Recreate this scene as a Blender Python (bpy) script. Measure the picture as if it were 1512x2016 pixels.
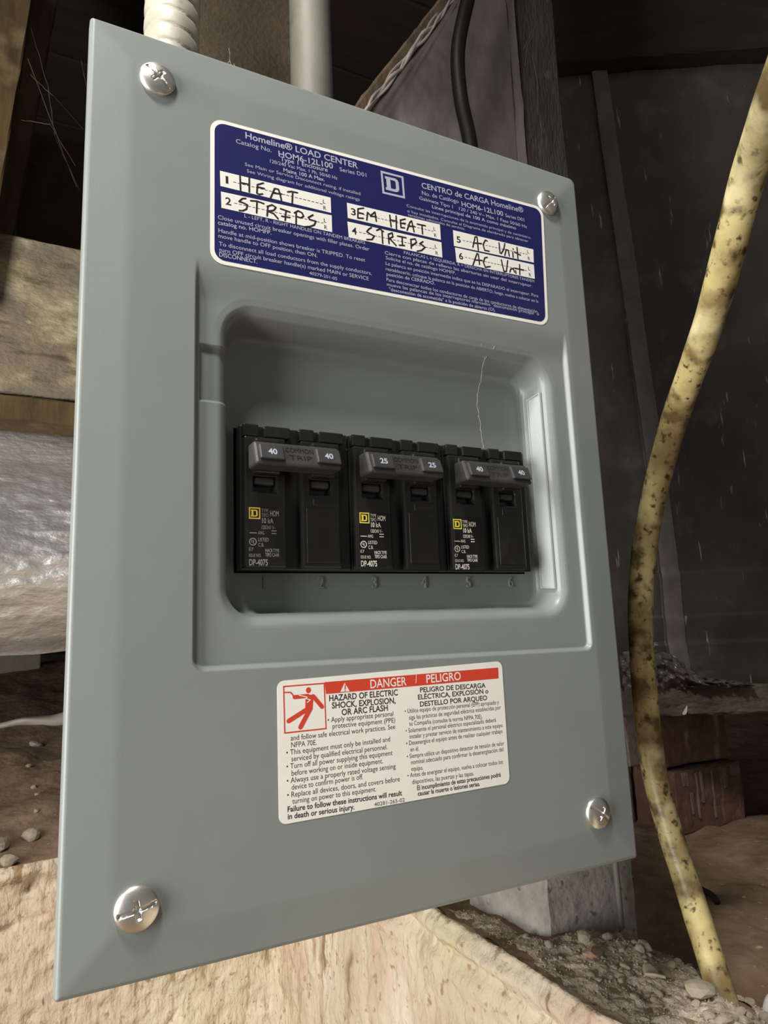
import bpy, bmesh, math, random
import numpy as np
from mathutils import Matrix, Vector

for o in list(bpy.data.objects):
    bpy.data.objects.remove(o)
SC = bpy.context.scene
COL = SC.collection
rng = random.Random(11)

# ------------------------------------------------------------------ camera
# world: x to the right along the panel, y into the wall, z up; origin at the lower left corner of the panel cover
cam_d = bpy.data.cameras.new('camera')
cam_d.sensor_fit = 'HORIZONTAL'
cam_d.sensor_width = 36.0
cam_d.lens = 36.0 * 1376.6 / 1512.0
cam_d.clip_start = 0.01
cam_d.clip_end = 50
cam = bpy.data.objects.new('camera', cam_d)
COL.objects.link(cam)
R0 = Vector((0.8897231, -0.45488413, -0.03838274))
R1 = Vector((0.04305706, 0.16732692, -0.98496081))
R2 = Vector((0.4544655, 0.87468974, 0.1684606))
mw = Matrix((( R0.x, -R1.x, -R2.x, -0.01256616),
             ( R0.y, -R1.y, -R2.y, -0.23676621),
             ( R0.z, -R1.z, -R2.z,  0.09973961),
             (0, 0, 0, 1)))
cam.matrix_world = mw
SC.camera = cam

# ------------------------------------------------------------------ light and exposure
SC.view_settings.view_transform = 'Standard'
SC.view_settings.look = 'None'
SC.view_settings.gamma = 1.0
SC.view_settings.exposure = -0.08
SC.view_settings.use_curve_mapping = False
w = bpy.data.worlds.new('world')
SC.world = w
w.use_nodes = True
w.node_tree.nodes['Background'].inputs[0].default_value = (1.0, 0.98, 0.95, 1)
w.node_tree.nodes['Background'].inputs[1].default_value = 0.16


def area(name, loc, target, sx, sy, power, color):
    d = bpy.data.lights.new(name, 'AREA')
    d.shape = 'RECTANGLE'
    d.size = sx
    d.size_y = sy
    d.energy = power
    d.color = color
    o = bpy.data.objects.new(name, d)
    COL.objects.link(o)
    o.location = loc
    o.rotation_euler = (Vector(target) - Vector(loc)).to_track_quat('-Z', 'Y').to_euler()
    return o


# daylight from the open crawl space hatch, left of the panel and a little in front of it
area('hatch_daylight', (-0.78, -0.22, 0.16), (0.12, 0.02, 0.10), 0.40, 0.95, 16.5, (1.0, 0.975, 0.93))
# unseen spot added above left to brighten upward-facing edges and the ground
sl = bpy.data.lights.new('upper_left_spot', 'SPOT')
sl.energy = 40.0
sl.color = (1.0, 0.97, 0.91)
sl.spot_size = math.radians(62)
sl.spot_blend = 0.8
sl.shadow_soft_size = 0.07
slo = bpy.data.objects.new('upper_left_spot', sl)
COL.objects.link(slo)
slo.location = (-0.24, -0.30, 0.98)
slo.rotation_euler = (Vector((0.12, 0.0, 0)) - Vector((-0.24, -0.30, 0.98))).to_track_quat('-Z', 'Y').to_euler()

# ------------------------------------------------------------------ helpers
def col(h):
    h = h.lstrip('#')
    v = [int(h[i:i + 2], 16) / 255 for i in (0, 2, 4)]
    return tuple(((c / 12.92) if c <= 0.04045 else ((c + 0.055) / 1.055) ** 2.4) for c in v) + (1,)


def material(name, stops, scale=(1, 1, 1), noise=8.0, detail=6, rough=0.6, metal=0.0, bump=0.0, bump_scale=None,
             bump_stretch=None, spots=None, rough_var=0.0, spec=None, distort=0.0, bump_dist=0.002):
    """stops: list of (position, colour) read by a noise; spots: (colour, scale, low, high) dirt, streaks or painted glints over it."""
    m = bpy.data.materials.new(name)
    m.use_nodes = True
    nt = m.node_tree
    N, L = nt.nodes, nt.links
    b = N['Principled BSDF']
    b.inputs['Metallic'].default_value = metal
    b.inputs['Roughness'].default_value = rough
    if spec is not None:
        b.inputs['Specular IOR Level'].default_value = spec
    tc = N.new('ShaderNodeTexCoord')
    mp = N.new('ShaderNodeMapping')
    mp.inputs['Scale'].default_value = scale
    L.new(tc.outputs['Object'], mp.inputs['Vector'])
    nz = N.new('ShaderNodeTexNoise')
    nz.inputs['Scale'].default_value = noise
    nz.inputs['Detail'].default_value = detail
    nz.inputs['Roughness'].default_value = 0.62
    nz.inputs['Distortion'].default_value = distort
    L.new(mp.outputs[0], nz.inputs['Vector'])
    cr = N.new('ShaderNodeValToRGB')
    e = cr.color_ramp.elements
    while len(e) < len(stops):
        e.new(0.5)
    for k, (p, c) in enumerate(stops):
        e[k].position = p
        e[k].color = c
    L.new(nz.outputs[0], cr.inputs[0])
    out = cr.outputs[0]
    for sp in (spots or []):
        c, s, lo, hi = sp[:4]
        n2 = N.new('ShaderNodeTexNoise')
        n2.inputs['Scale'].default_value = s
        n2.inputs['Detail'].default_value = 5
        if len(sp) > 4:
            m2 = N.new('ShaderNodeMapping')
            m2.inputs['Scale'].default_value = sp[4]
            L.new(tc.outputs['Object'], m2.inputs['Vector'])
            L.new(m2.outputs[0], n2.inputs['Vector'])
        else:
            L.new(tc.outputs['Object'], n2.inputs['Vector'])
        mr = N.new('ShaderNodeMapRange')
        mr.inputs['From Min'].default_value = lo
        mr.inputs['From Max'].default_value = hi
        L.new(n2.outputs[0], mr.inputs['Value'])
        mx = N.new('ShaderNodeMix')
        mx.data_type = 'RGBA'
        L.new(mr.outputs[0], mx.inputs[0])
        L.new(out, mx.inputs[6])
        mx.inputs[7].default_value = c
        out = mx.outputs[2]
    L.new(out, b.inputs['Base Color'])
    if rough_var:
        mr = N.new('ShaderNodeMapRange')
        mr.inputs['To Min'].default_value = max(0.02, rough - rough_var)
        mr.inputs['To Max'].default_value = min(1, rough + rough_var)
        L.new(nz.outputs[0], mr.inputs['Value'])
        L.new(mr.outputs[0], b.inputs['Roughness'])
    if bump:
        n3 = N.new('ShaderNodeTexNoise')
        n3.inputs['Scale'].default_value = bump_scale or noise * 4
        n3.inputs['Detail'].default_value = 6
        m3 = N.new('ShaderNodeMapping')
        m3.inputs['Scale'].default_value = bump_stretch or scale
        L.new(tc.outputs['Object'], m3.inputs['Vector'])
        L.new(m3.outputs[0], n3.inputs['Vector'])
        bp = N.new('ShaderNodeBump')
        bp.inputs['Strength'].default_value = bump
        bp.inputs['Distance'].default_value = bump_dist
        L.new(n3.outputs[0], bp.inputs['Height'])
        L.new(bp.outputs[0], b.inputs['Normal'])
    return m


def flat(name, c, rough=0.5, metal=0.0, spec=None):
    return material(name, [(0.3, c), (0.7, tuple(x * 0.93 for x in c[:3]) + (1,))], noise=60, rough=rough, metal=metal, spec=spec)


def mesh_obj(name, verts, faces, mat, parent=None, smooth=False, mm=True):
    me = bpy.data.meshes.new(name)
    v = np.asarray(verts, dtype=np.float64)
    if mm:
        v = v * 0.001
    me.from_pydata(v.tolist(), [], faces)
    me.materials.append(mat)
    if smooth:
        me.polygons.foreach_set('use_smooth', [True] * len(me.polygons))
    me.update()
    o = bpy.data.objects.new(name, me)
    COL.objects.link(o)
    if parent is not None:
        o.parent = parent
    return o


def grid_obj(name, V, mat, parent=None, keep=None, smooth=True, flip=False):
    """V: array (n, m, 3) in mm; keep: bool (n-1, m-1)."""
    n, m, _ = V.shape
    idx = np.arange(n * m).reshape(n, m)
    q = np.stack([idx[:-1, :-1], idx[1:, :-1], idx[1:, 1:], idx[:-1, 1:]], -1)
    if flip:
        q = q[..., ::-1]
    q = q[keep] if keep is not None else q.reshape(-1, 4)
    used, inv = np.unique(q.ravel(), return_inverse=True)
    pts = V.reshape(-1, 3)[used] * 0.001
    q = inv.astype(np.int32)
    me = bpy.data.meshes.new(name)
    me.vertices.add(len(pts))
    me.vertices.foreach_set('co', pts.ravel().astype(np.float32))
    nf = len(q) // 4
    me.loops.add(len(q))
    me.loops.foreach_set('vertex_index', q)
    me.polygons.add(nf)
    me.polygons.foreach_set('loop_start', np.arange(0, nf * 4, 4, dtype=np.int32))
    me.polygons.foreach_set('use_smooth', np.full(nf, smooth))
    me.materials.append(mat)
    me.update(calc_edges=True)
    me.validate()
    o = bpy.data.objects.new(name, me)
    COL.objects.link(o)
    if parent is not None:
        o.parent = parent
    return o


def bm_obj(name, bm, mat, parent=None, smooth=False):
    me = bpy.data.meshes.new(name)
    bmesh.ops.recalc_face_normals(bm, faces=bm.faces)
    bmesh.ops.scale(bm, vec=(0.001,) * 3, verts=bm.verts)
    bm.to_mesh(me)
    bm.free()
    me.materials.append(mat)
    if smooth:
        me.polygons.foreach_set('use_smooth', [True] * len(me.polygons))
    o = bpy.data.objects.new(name, me)
    COL.objects.link(o)
    if parent is not None:
        o.parent = parent
    return o


def add_box(bm, x0, x1, y0, y1, z0, z1, bev=0.0, seg=2):
    r = bmesh.ops.create_cube(bm, size=1)
    vs = r['verts']
    for v in vs:
        v.co = Vector((x0 + (v.co.x + .5) * (x1 - x0), y0 + (v.co.y + .5) * (y1 - y0), z0 + (v.co.z + .5) * (z1 - z0)))
    if bev:
        es = list({e for v in vs for e in v.link_edges})
        bmesh.ops.bevel(bm, geom=es, offset=bev, segments=seg, affect='EDGES', profile=0.5)
    return vs


def box(name, b, mat, parent=None, bev=0.0, seg=2):
    bm = bmesh.new()
    add_box(bm, *b, bev=bev, seg=seg)
    return bm_obj(name, bm, mat, parent)


def tube(name, pts, radius, mat, parent=None, res=16, prof=None, cap=True, sub=8):
    """round tube along a smooth path (mm); prof(s)->radius factor."""
    P = [Vector(p) for p in pts]
    path = []
    for i in range(len(P) - 1):
        p0 = P[max(i - 1, 0)]; p1 = P[i]; p2 = P[i + 1]; p3 = P[min(i + 2, len(P) - 1)]
        for k in range(sub):
            t = k / sub
            path.append(0.5 * ((2 * p1) + (p2 - p0) * t + (2 * p0 - 5 * p1 + 4 * p2 - p3) * t * t + (3 * p1 - p0 - 3 * p2 + p3) * t ** 3))
    path.append(P[-1])
    vs, fs = [], []
    up = Vector((0.31, -0.9, 0.2)).normalized()
    length = 0
    for i, p in enumerate(path):
        t = (path[min(i + 1, len(path) - 1)] - path[max(i - 1, 0)]).normalized()
        if i:
            length += (p - path[i - 1]).length
        a = (up - t * up.dot(t)).normalized()
        up = a
        b = t.cross(a)
        r = radius * (prof(length) if prof else 1.0)
        for k in range(res):
            an = 2 * math.pi * k / res
            vs.append(p + (a * math.cos(an) + b * math.sin(an)) * r)
        if i:
            o0, o1 = (i - 1) * res, i * res
            for k in range(res):
                k2 = (k + 1) % res
                fs.append((o0 + k, o0 + k2, o1 + k2, o1 + k))
    if cap:
        fs.append(tuple(range(res - 1, -1, -1)))
        fs.append(tuple(range(len(vs) - res, len(vs))))
    return mesh_obj(name, [tuple(v) for v in vs], fs, mat, parent, smooth=True)


def tag(o, label=None, cat=None, group=None, kind=None):
    if label: o['label'] = label
    if cat: o['category'] = cat
    if group: o['group'] = group
    if kind: o['kind'] = kind
    return o


def thing(name, label, cat, loc=(0, 0, 0), group=None):
    o = bpy.data.objects.new(name, None)
    o.empty_display_size = 0.02
    COL.objects.link(o)
    o.location = [c * 0.001 for c in loc]
    return tag(o, label, cat, group)


def adopt(root, *objs):
    """parent meshes that were built in world place under a root that has a location."""
    for o in objs:
        o.parent = root
        o.matrix_parent_inverse = Matrix.Translation(-root.location)


# smooth value noise on numpy arrays
_T = np.random.default_rng(5).random((64, 64, 64))


def vnoise(x, y, z):
    xi, yi, zi = np.floor(x).astype(int), np.floor(y).astype(int), np.floor(z).astype(int)
    fx, fy, fz = x - xi, y - yi, z - zi
    fx, fy, fz = [f * f * (3 - 2 * f) for f in (fx, fy, fz)]
    g = lambda a, b, c: _T[(xi + a) & 63, (yi + b) & 63, (zi + c) & 63]
    r = 0
    for a in (0, 1):
        for b in (0, 1):
            for c in (0, 1):
                r = r + g(a, b, c) * (fx if a else 1 - fx) * (fy if b else 1 - fy) * (fz if c else 1 - fz)
    return r * 2 - 1


def fbm(x, y, z, octv=4, gain=0.5):
    r, a = 0, 1
    for k in range(octv):
        r = r + a * vnoise(x * 2 ** k + 7.3 * k, y * 2 ** k + 3.1 * k, z * 2 ** k + 1.7 * k)
        a *= gain
    return r


def sstep(a, b, x):
    t = np.clip((x - a) / (b - a), 0, 1)
    return t * t * (3 - 2 * t)


def sdbox(x, z, x0, x1, z0, z1, r):
    """signed distance to a rounded rectangle, negative inside."""
    cx, cz, hx, hz = (x0 + x1) / 2, (z0 + z1) / 2, (x1 - x0) / 2 - r, (z1 - z0) / 2 - r
    qx, qz = np.abs(x - cx) - hx, np.abs(z - cz) - hz
    return np.hypot(np.maximum(qx, 0), np.maximum(qz, 0)) + np.minimum(np.maximum(qx, qz), 0) - r


# ------------------------------------------------------------------ materials
M_PAINT = material('grey_enamel', [(0.3, col('#858b88')), (0.7, col('#818784'))], noise=30, rough=0.36, bump=0.05, bump_scale=900, bump_dist=0.0004)
M_CHROME = material('zinc_plate', [(0.3, col('#eceae4')), (0.7, col('#dad8d0'))], noise=150, rough=0.36, metal=1.0, rough_var=0.1, bump=0.06, bump_scale=300)
M_WHITE = flat('label_white', col('#f4f2ea'), 0.45)
M_BLUE = flat('label_navy', col('#171b58'), 0.4)
M_REDINK = flat('red_ink', col('#d8452e'), 0.5)
M_INK = flat('black_ink', col('#191818'), 0.55)
M_GREYINK = flat('dark_print', col('#343330'), 0.6)
M_MARKER = flat('marker_ink', col('#1c1c1f'), 0.5)
M_WTEXT = flat('white_print', col('#b4b6c8'), 0.5)
M_BLACK = material('black_plastic', [(0.3, col('#1b1b1b')), (0.7, col('#232322'))], noise=60, rough=0.23, bump=0.05, bump_scale=500, spots=[(col('#3a3834'), 60, 0.62, 0.9)], bump_dist=0.0005)
M_HANDLE = material('handle_plastic', [(0.3, col('#2b2b2a')), (0.7, col('#3c3b38'))], noise=90, rough=0.5, bump=0.12, bump_scale=900, bump_dist=0.0004)
M_PLATE = flat('print_plate', col('#0c0c0b'), 0.5)
M_BTEXT = flat('breaker_print', col('#e6e2d4'), 0.6)
M_BTEXTDIM = flat('breaker_print_dim', col('#8f8d84'), 0.6)  # dimmer copy of the print colour for the left breaker
M_YELLOW = flat('breaker_yellow', col('#e8d24a'), 0.6)
M_YELLOWDIM = flat('breaker_yellow_dim', col('#c8ac3c'), 0.6)  # dimmer copy of the emblem yellow for the left breaker
M_SLOT = flat('slot_highlight_grey', col('#adb3b1'), 0.28)  # cover grey lightened to carry the slot's highlight
M_SILL = material('dusty_sill', [(0.3, col('#4a4239')), (0.55, col('#62584c')), (0.8, col('#7d7263'))], scale=(1, 1, 2), noise=34, detail=8, rough=0.8, bump=1.0, bump_scale=70, bump_dist=0.004)
M_PLANK = material('brown_dusty_plank', [(0.3, col('#4d3d26')), (0.55, col('#6b5838')), (0.8, col('#8a7650'))], scale=(9, 9, 2), noise=4, rough=0.85, bump=0.5, bump_scale=14, spots=[(col('#9c8a66'), 12, 0.56, 0.7)])
M_JOIST = material('black_brown_joist', [(0.3, col('#1f1812')), (0.6, col('#2d241b')), (0.8, col('#3c3126'))], scale=(3, 3, 12), noise=4, rough=0.9, bump=0.5, bump_scale=30)
M_BOX = flat('box_grey', col('#6d706c'), 0.5)
DUST = col('#8d7f63')
M_WOODDARK = material('old_dark_wood', [(0.25, col('#4a3b2b')), (0.55, col('#6d5a46')), (0.8, col('#877258'))], scale=(14, 14, 2), noise=3, rough=0.85, bump=0.5, bump_scale=14, spots=[(DUST, 14, 0.58, 0.72)])
M_WOODBROWN = material('brown_board', [(0.25, col('#3a2f22')), (0.55, col('#4c3f2f')), (0.8, col('#5d4f3d'))], scale=(5, 5, 5), noise=7, rough=0.85, bump=0.4, bump_scale=60, spots=[(col('#47311f'), 16, 0.62, 0.75, (2, 2, .7))])
M_WOODTAN = material('dusty_tan_timber', [(0.3, col('#82775a')), (0.5, col('#b0a482')), (0.7, col('#d6cbaa'))], scale=(4, 6, 8), noise=9, detail=9, rough=0.9, bump=.6, bump_scale=34, bump_dist=0.004, spots=[(col('#8c7f6e'), 11, 0.5, 0.62), (col('#584a30'), 26, 0.6, 0.72, (.5, 1, 1.8)), (col('#cfc5a5'), 40, 0.66, 0.75)])
M_STUD = material('old_grey_stud', [(0.3, col('#332e27')), (0.55, col('#474138')), (0.8, col('#60584c'))], scale=(9, 9, 2.2), noise=9, detail=8, rough=0.9, bump=0.8, bump_scale=60, spots=[(col('#6f675a'), 110, 0.66, 0.78, (1, 1, .4))])
M_PIER = material('mottled_concrete', [(0.3, col('#86817a')), (0.55, col('#a5a199')), (0.8, col('#bdb9b1'))], noise=45, detail=9, rough=0.95, bump=0.7, bump_scale=120, spots=[(col('#6a655d'), 160, 0.64, 0.72)])
M_POST = material('weathered_grey_post', [(0.3, col('#6e6a63')), (0.55, col('#8d8a82')), (0.8, col('#a9a59c'))], scale=(9, 9, 2.2), noise=9, detail=8, rough=0.9, bump=0.6, bump_scale=45, spots=[(col('#4b4843'), 120, 0.66, 0.74)])
M_FOIL = material('foil_facing', [(0.3, col('#eae8e6')), (0.7, col('#d8d5d2'))], noise=20, rough=0.4, metal=0.66, bump=0.6, bump_scale=70, bump_stretch=(1, 1, 2.2), bump_dist=0.004)
M_FILM = material('dark_film', [(0.3, col('#332f2b')), (0.55, col('#4a4540')), (0.75, col('#68625a'))], noise=7, rough=0.36, rough_var=.14, bump=0.5, bump_scale=16, bump_stretch=(1, 1, .25), spots=[(col('#5e594f'), 24, 0.58, 0.8), (col('#9a958a'), 170, 0.665, 0.73, (1, 1, .12))], bump_dist=0.004)  # pale vertical streaks paint the glints on the wrinkled film
M_FILMG = material('dusty_film', [(0.3, col('#544e4a')), (0.6, col('#6c6561')), (0.8, col('#857d77'))], noise=9, rough=0.42, rough_var=.1, bump=0.5, bump_scale=26, bump_stretch=(1, 1, .5), bump_dist=0.004)
M_EARTH = material('crawl_earth', [(0.3, col('#685441')), (0.5, col('#846d57')), (0.72, col('#9c866f'))], noise=26, detail=9, rough=0.95, bump=1.0, bump_scale=55, spots=[(col('#80654d'), 7, 0.5, 0.7), (col('#b5a48c'), 130, 0.66, 0.74)], bump_dist=0.004)
M_PLASTER = material('clay_plaster', [(0.28, col('#bba991')), (0.5, col('#d2c3ab')), (0.72, col('#e6dcc9'))], scale=(1, 1, .45), noise=10, detail=9, rough=0.95, bump=1.0, bump_scale=95, spots=[(col('#94795a'), 26, 0.63, 0.68, (2.6, 2.6, .4)), (col('#d3c9a8'), 8, 0.5, 0.65, (1, 1, .3)), (col('#c6a994'), 11, 0.55, 0.7), (col('#9c8466'), 34, 0.6, 0.7, (1, 1, .4)), (col('#55442e'), 60, 0.69, 0.73, (1, 1, .5)), (col('#efe6d0'), 24, 0.62, 0.74, (1, 1, .3)), (col('#a98d6c'), 150, 0.6, 0.7)], bump_dist=0.006)
M_STONE = material('pale_stone', [(0.3, col('#8f8371')), (0.7, col('#b8ac98'))], noise=60, rough=0.9, bump=0.4, bump_scale=200)
M_STONEPINK = material('pink_brick_chip', [(0.3, col('#a3806f')), (0.7, col('#b8988a'))], noise=60, rough=0.9, bump=0.4, bump_scale=200)
M_PVC = material('dusty_white_pipe', [(0.3, col('#56554c')), (0.7, col('#7a796f'))], scale=(1, 1, .4), noise=22, rough=0.6, spots=[(col('#57523f'), 30, 0.58, 0.75)])
M_CONDUIT = material('grey_flexible_conduit', [(0.3, col('#a5a193')), (0.7, col('#bfbbac'))], noise=60, rough=0.5, metal=0.1, spots=[(col('#8a8473'), 90, 0.6, 0.74)])
M_TUBE = material('stained_yellow_tube', [(0.3, col('#8f7d52')), (0.5, col('#c6b67e')), (0.75, col('#e2d49e'))], noise=24, rough=0.4, rough_var=.1, spots=[(col('#84704a'), 30, 0.5, 0.68), (col('#6b5a38'), 75, 0.53, 0.66), (col('#43371f'), 150, 0.60, 0.70), (col('#54462a'), 260, 0.58, 0.68), (col('#6a5836'), 36, 0.53, 0.66), (col('#e3d7a6'), 28, 0.6, 0.72)], bump=.15, bump_scale=120)
M_CABLE = flat('black_cable_jacket', col('#110f0e'), 0.55, spec=.2)
M_BRICK = material('red_brick', [(0.3, col('#5d4438')), (0.7, col('#785a4b'))], noise=30, rough=0.9, bump=0.6, bump_scale=150, spots=[(col('#8d7d70'), 30, 0.6, 0.75), (col('#9a897b'), 60, 0.6, 0.72, (1, 1, .25))])
M_BRICKGREY = material('grey_dusty_brick', [(0.3, col('#7d6a60')), (0.7, col('#94847a'))], noise=40, rough=0.9, bump=0.6, bump_scale=120)
M_MORTAR = material('pale_mortar', [(0.3, col('#6d5d52')), (0.7, col('#83746a'))], noise=60, rough=0.95, bump=0.5, bump_scale=200)
M_BLOCK = material('concrete_block', [(0.3, col('#8c8779')), (0.7, col('#a19c8c'))], noise=40, rough=0.9, bump=.4)
M_SHEET = material('pale_plastic_sheet', [(0.3, col('#c9c0ae')), (0.7, col('#ded7c8'))], noise=20, rough=0.35)
M_WEB = material('cobweb', [(0.3, col('#a39d90')), (0.7, col('#c8c3b6'))], noise=20, rough=0.6)
M_WEBDIM = material('cobweb_dusty', [(0.3, col('#565046')), (0.7, col('#686257'))], noise=20, rough=0.7)
M_CRUMB = material('grey_crumbs', [(0.3, col('#8a7e6e')), (0.5, col('#aa9d8b')), (0.72, col('#c8bba8'))], noise=120, detail=6, rough=0.95, bump=1.0, bump_scale=220, bump_dist=0.003)
M_FOLDGLINT = material('fold_highlight_film', [(0.3, col('#c0b0aa')), (0.7, col('#e6dcd6'))], noise=40, rough=0.15, metal=.3, bump=.4, bump_scale=60, bump_dist=0.004)  # pale colour carries the highlight along the sheet's fold
M_SEAM = material('grey_seam_tape', [(0.3, col('#5b5650')), (0.7, col('#736d66'))], noise=30, rough=0.5, bump=.3, bump_scale=40)
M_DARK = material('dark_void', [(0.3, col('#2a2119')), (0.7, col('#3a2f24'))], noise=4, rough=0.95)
M_SUBFLOOR = material('old_subfloor', [(0.3, col('#221a13')), (0.7, col('#332820'))], scale=(2, 12, 2), noise=4, rough=0.9)
M_TWIG = flat('dark_twig', col('#2a211a'), 0.8)
M_CAPWHITE = flat('white_pvc', col('#e8e6e0'), 0.35)

BLUE_TEXT = [('Homeline® LOAD CENTER', 56.1, 288.82, 103.88, 289.92, 2.7, 0.012),
 ('Catalog No.', 52.41, 285.58, 66.46, 285.95, 1.9, 0),
 ('HOM6-12L100', 69.41, 285.12, 92.6, 286.49, 2.5, 0.012),
 ('Series D01', 95.55, 286.37, 107.68, 287.12, 1.8, 0),
 ('Type 1 Enclosure', 70.13, 283.38, 90.15, 284.4, 1.9, 0.006),
 ('120/240 Vac Max. 1 Ph. 50/60 Hz', 65.82, 281.3, 94.35, 282.08, 1.5, 0),
 ('Mains 100 A Max.', 71.31, 279.0, 88.7, 279.76, 1.6, 0.012),
 ('See Main or Service Disconnect rating, if installed', 55.81, 277.02, 104.56, 277.93, 1.4, -0.004),
 ('See Wiring diagram for additional voltage ratings', 56.59, 274.43, 104.18, 275.19, 1.4, -0.004),
 ('L - LEFT, R - RIGHT HANDLES ON TANDEM BREAKERS', 55.56, 255.38, 105.96, 256.24, 1.45, 0),
 ('Close unused circuit breaker openings with filler plates. Order', 45.53, 252.17, 107.79, 253.71, 1.6, 0),
 ('catalog no. HOMFP.', 45.53, 249.98, 66.05, 250.84, 1.6, 0.006),
 ('Handle at mid-position shows breaker is TRIPPED. To reset', 45.76, 246.88, 105.67, 248.41, 1.6, 0),
 ('move handle to OFF position, then ON.', 45.76, 244.7, 84.74, 245.56, 1.6, 0),
 ('To disconnect all load conductors from the supply conductors,', 45.9, 241.59, 108.48, 243.17, 1.6, 0),
 ('turn OFF circuit breaker handle(s) marked MAIN or SERVICE', 45.99, 239.21, 107.0, 240.48, 1.6, 0),
 ('DISCONNECT.', 46.04, 237.3, 60.38, 237.6, 1.7, 0.006),
 ('40279-201-05', 81.18, 237.63, 92.93, 237.65, 1.3, 0),
 ('CENTRO de CARGA Homeline®', 134.6, 289.65, 190.35, 292.29, 2.7, 0.008),
 ('No. de Catálogo', 134.56, 286.42, 153.53, 287.32, 1.9, 0),
 ('HOM6-12L100', 155.12, 286.42, 178.21, 287.42, 2.4, 0.01),
 ('Series D01', 179.36, 287.37, 190.34, 287.77, 1.7, 0),
 ('Gabinete Tipo 1   120 / 240 V~ Máx. 1 Fase 50/60 Hz', 133.07, 283.76, 191.65, 284.63, 1.6, 0),
 ('Línea principal de 100 A como máximo', 139.37, 281.27, 185.14, 282.33, 1.6, 0.006),
 ('Consulte las interrupciones de la acometida principal y de suministro,', 126.48, 278.5, 193.57, 279.58, 1.3, -0.004),
 ('si hay instalados. Consulte el Diagrama de alambrado para obtener', 126.68, 276.03, 191.78, 277.43, 1.3, -0.004),
 ('tensiones adicionales de servicio.', 126.92, 274.33, 156.12, 274.83, 1.3, -0.004),
 ('PALANCAS L = IZQUIERDA, R = DERECHA EN INTERRUPTORES TANDEM', 124.06, 256.13, 193.48, 257.39, 1.4, 0),
 ('Cierre con placas de relleno las aberturas sin usar del interruptor.', 114.87, 253.91, 192.05, 254.74, 1.5, 0),
 ('Solicite el no. de catálogo HOMFP.', 115.27, 251.71, 149.64, 252.12, 1.5, 0),
 ('La palanca en posición intermedia indica que se ha DISPARADO el interruptor. Para', 115.16, 249.16, 195.19, 250.34, 1.5, 0),
 ('restablecerlo, coloque la palanca en la posición de ABIERTO, luego, vuelva a colocar en la', 115.05, 246.73, 194.93, 247.61, 1.5, 0),
 ('posición de CERRADO.', 115.26, 244.39, 138.6, 245.12, 1.5, 0.004),
 ('Para desconectar todos los conductores de carga de los conductores de alimentación,', 115.16, 241.98, 194.43, 242.38, 1.5, 0),
 ('mueva las palancas de los interruptores marcados "desconexión principal" o', 115.25, 239.86, 194.71, 241.23, 1.5, 0),
 ('"desconexión de acometida" a la posición de abierto (O).', 116.22, 237.86, 169.74, 238.61, 1.5, 0.004)]
RED_TEXT = [('DANGER', 101.5, 79.58, 116.5, 79.67, 3.1, 0.008),
 ('/', 120.41, 80.2, 121.33, 80.29, 3.3, 0),
 ('PELIGRO', 125.18, 79.89, 140.75, 80.08, 3.1, 0.01)]
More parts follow.
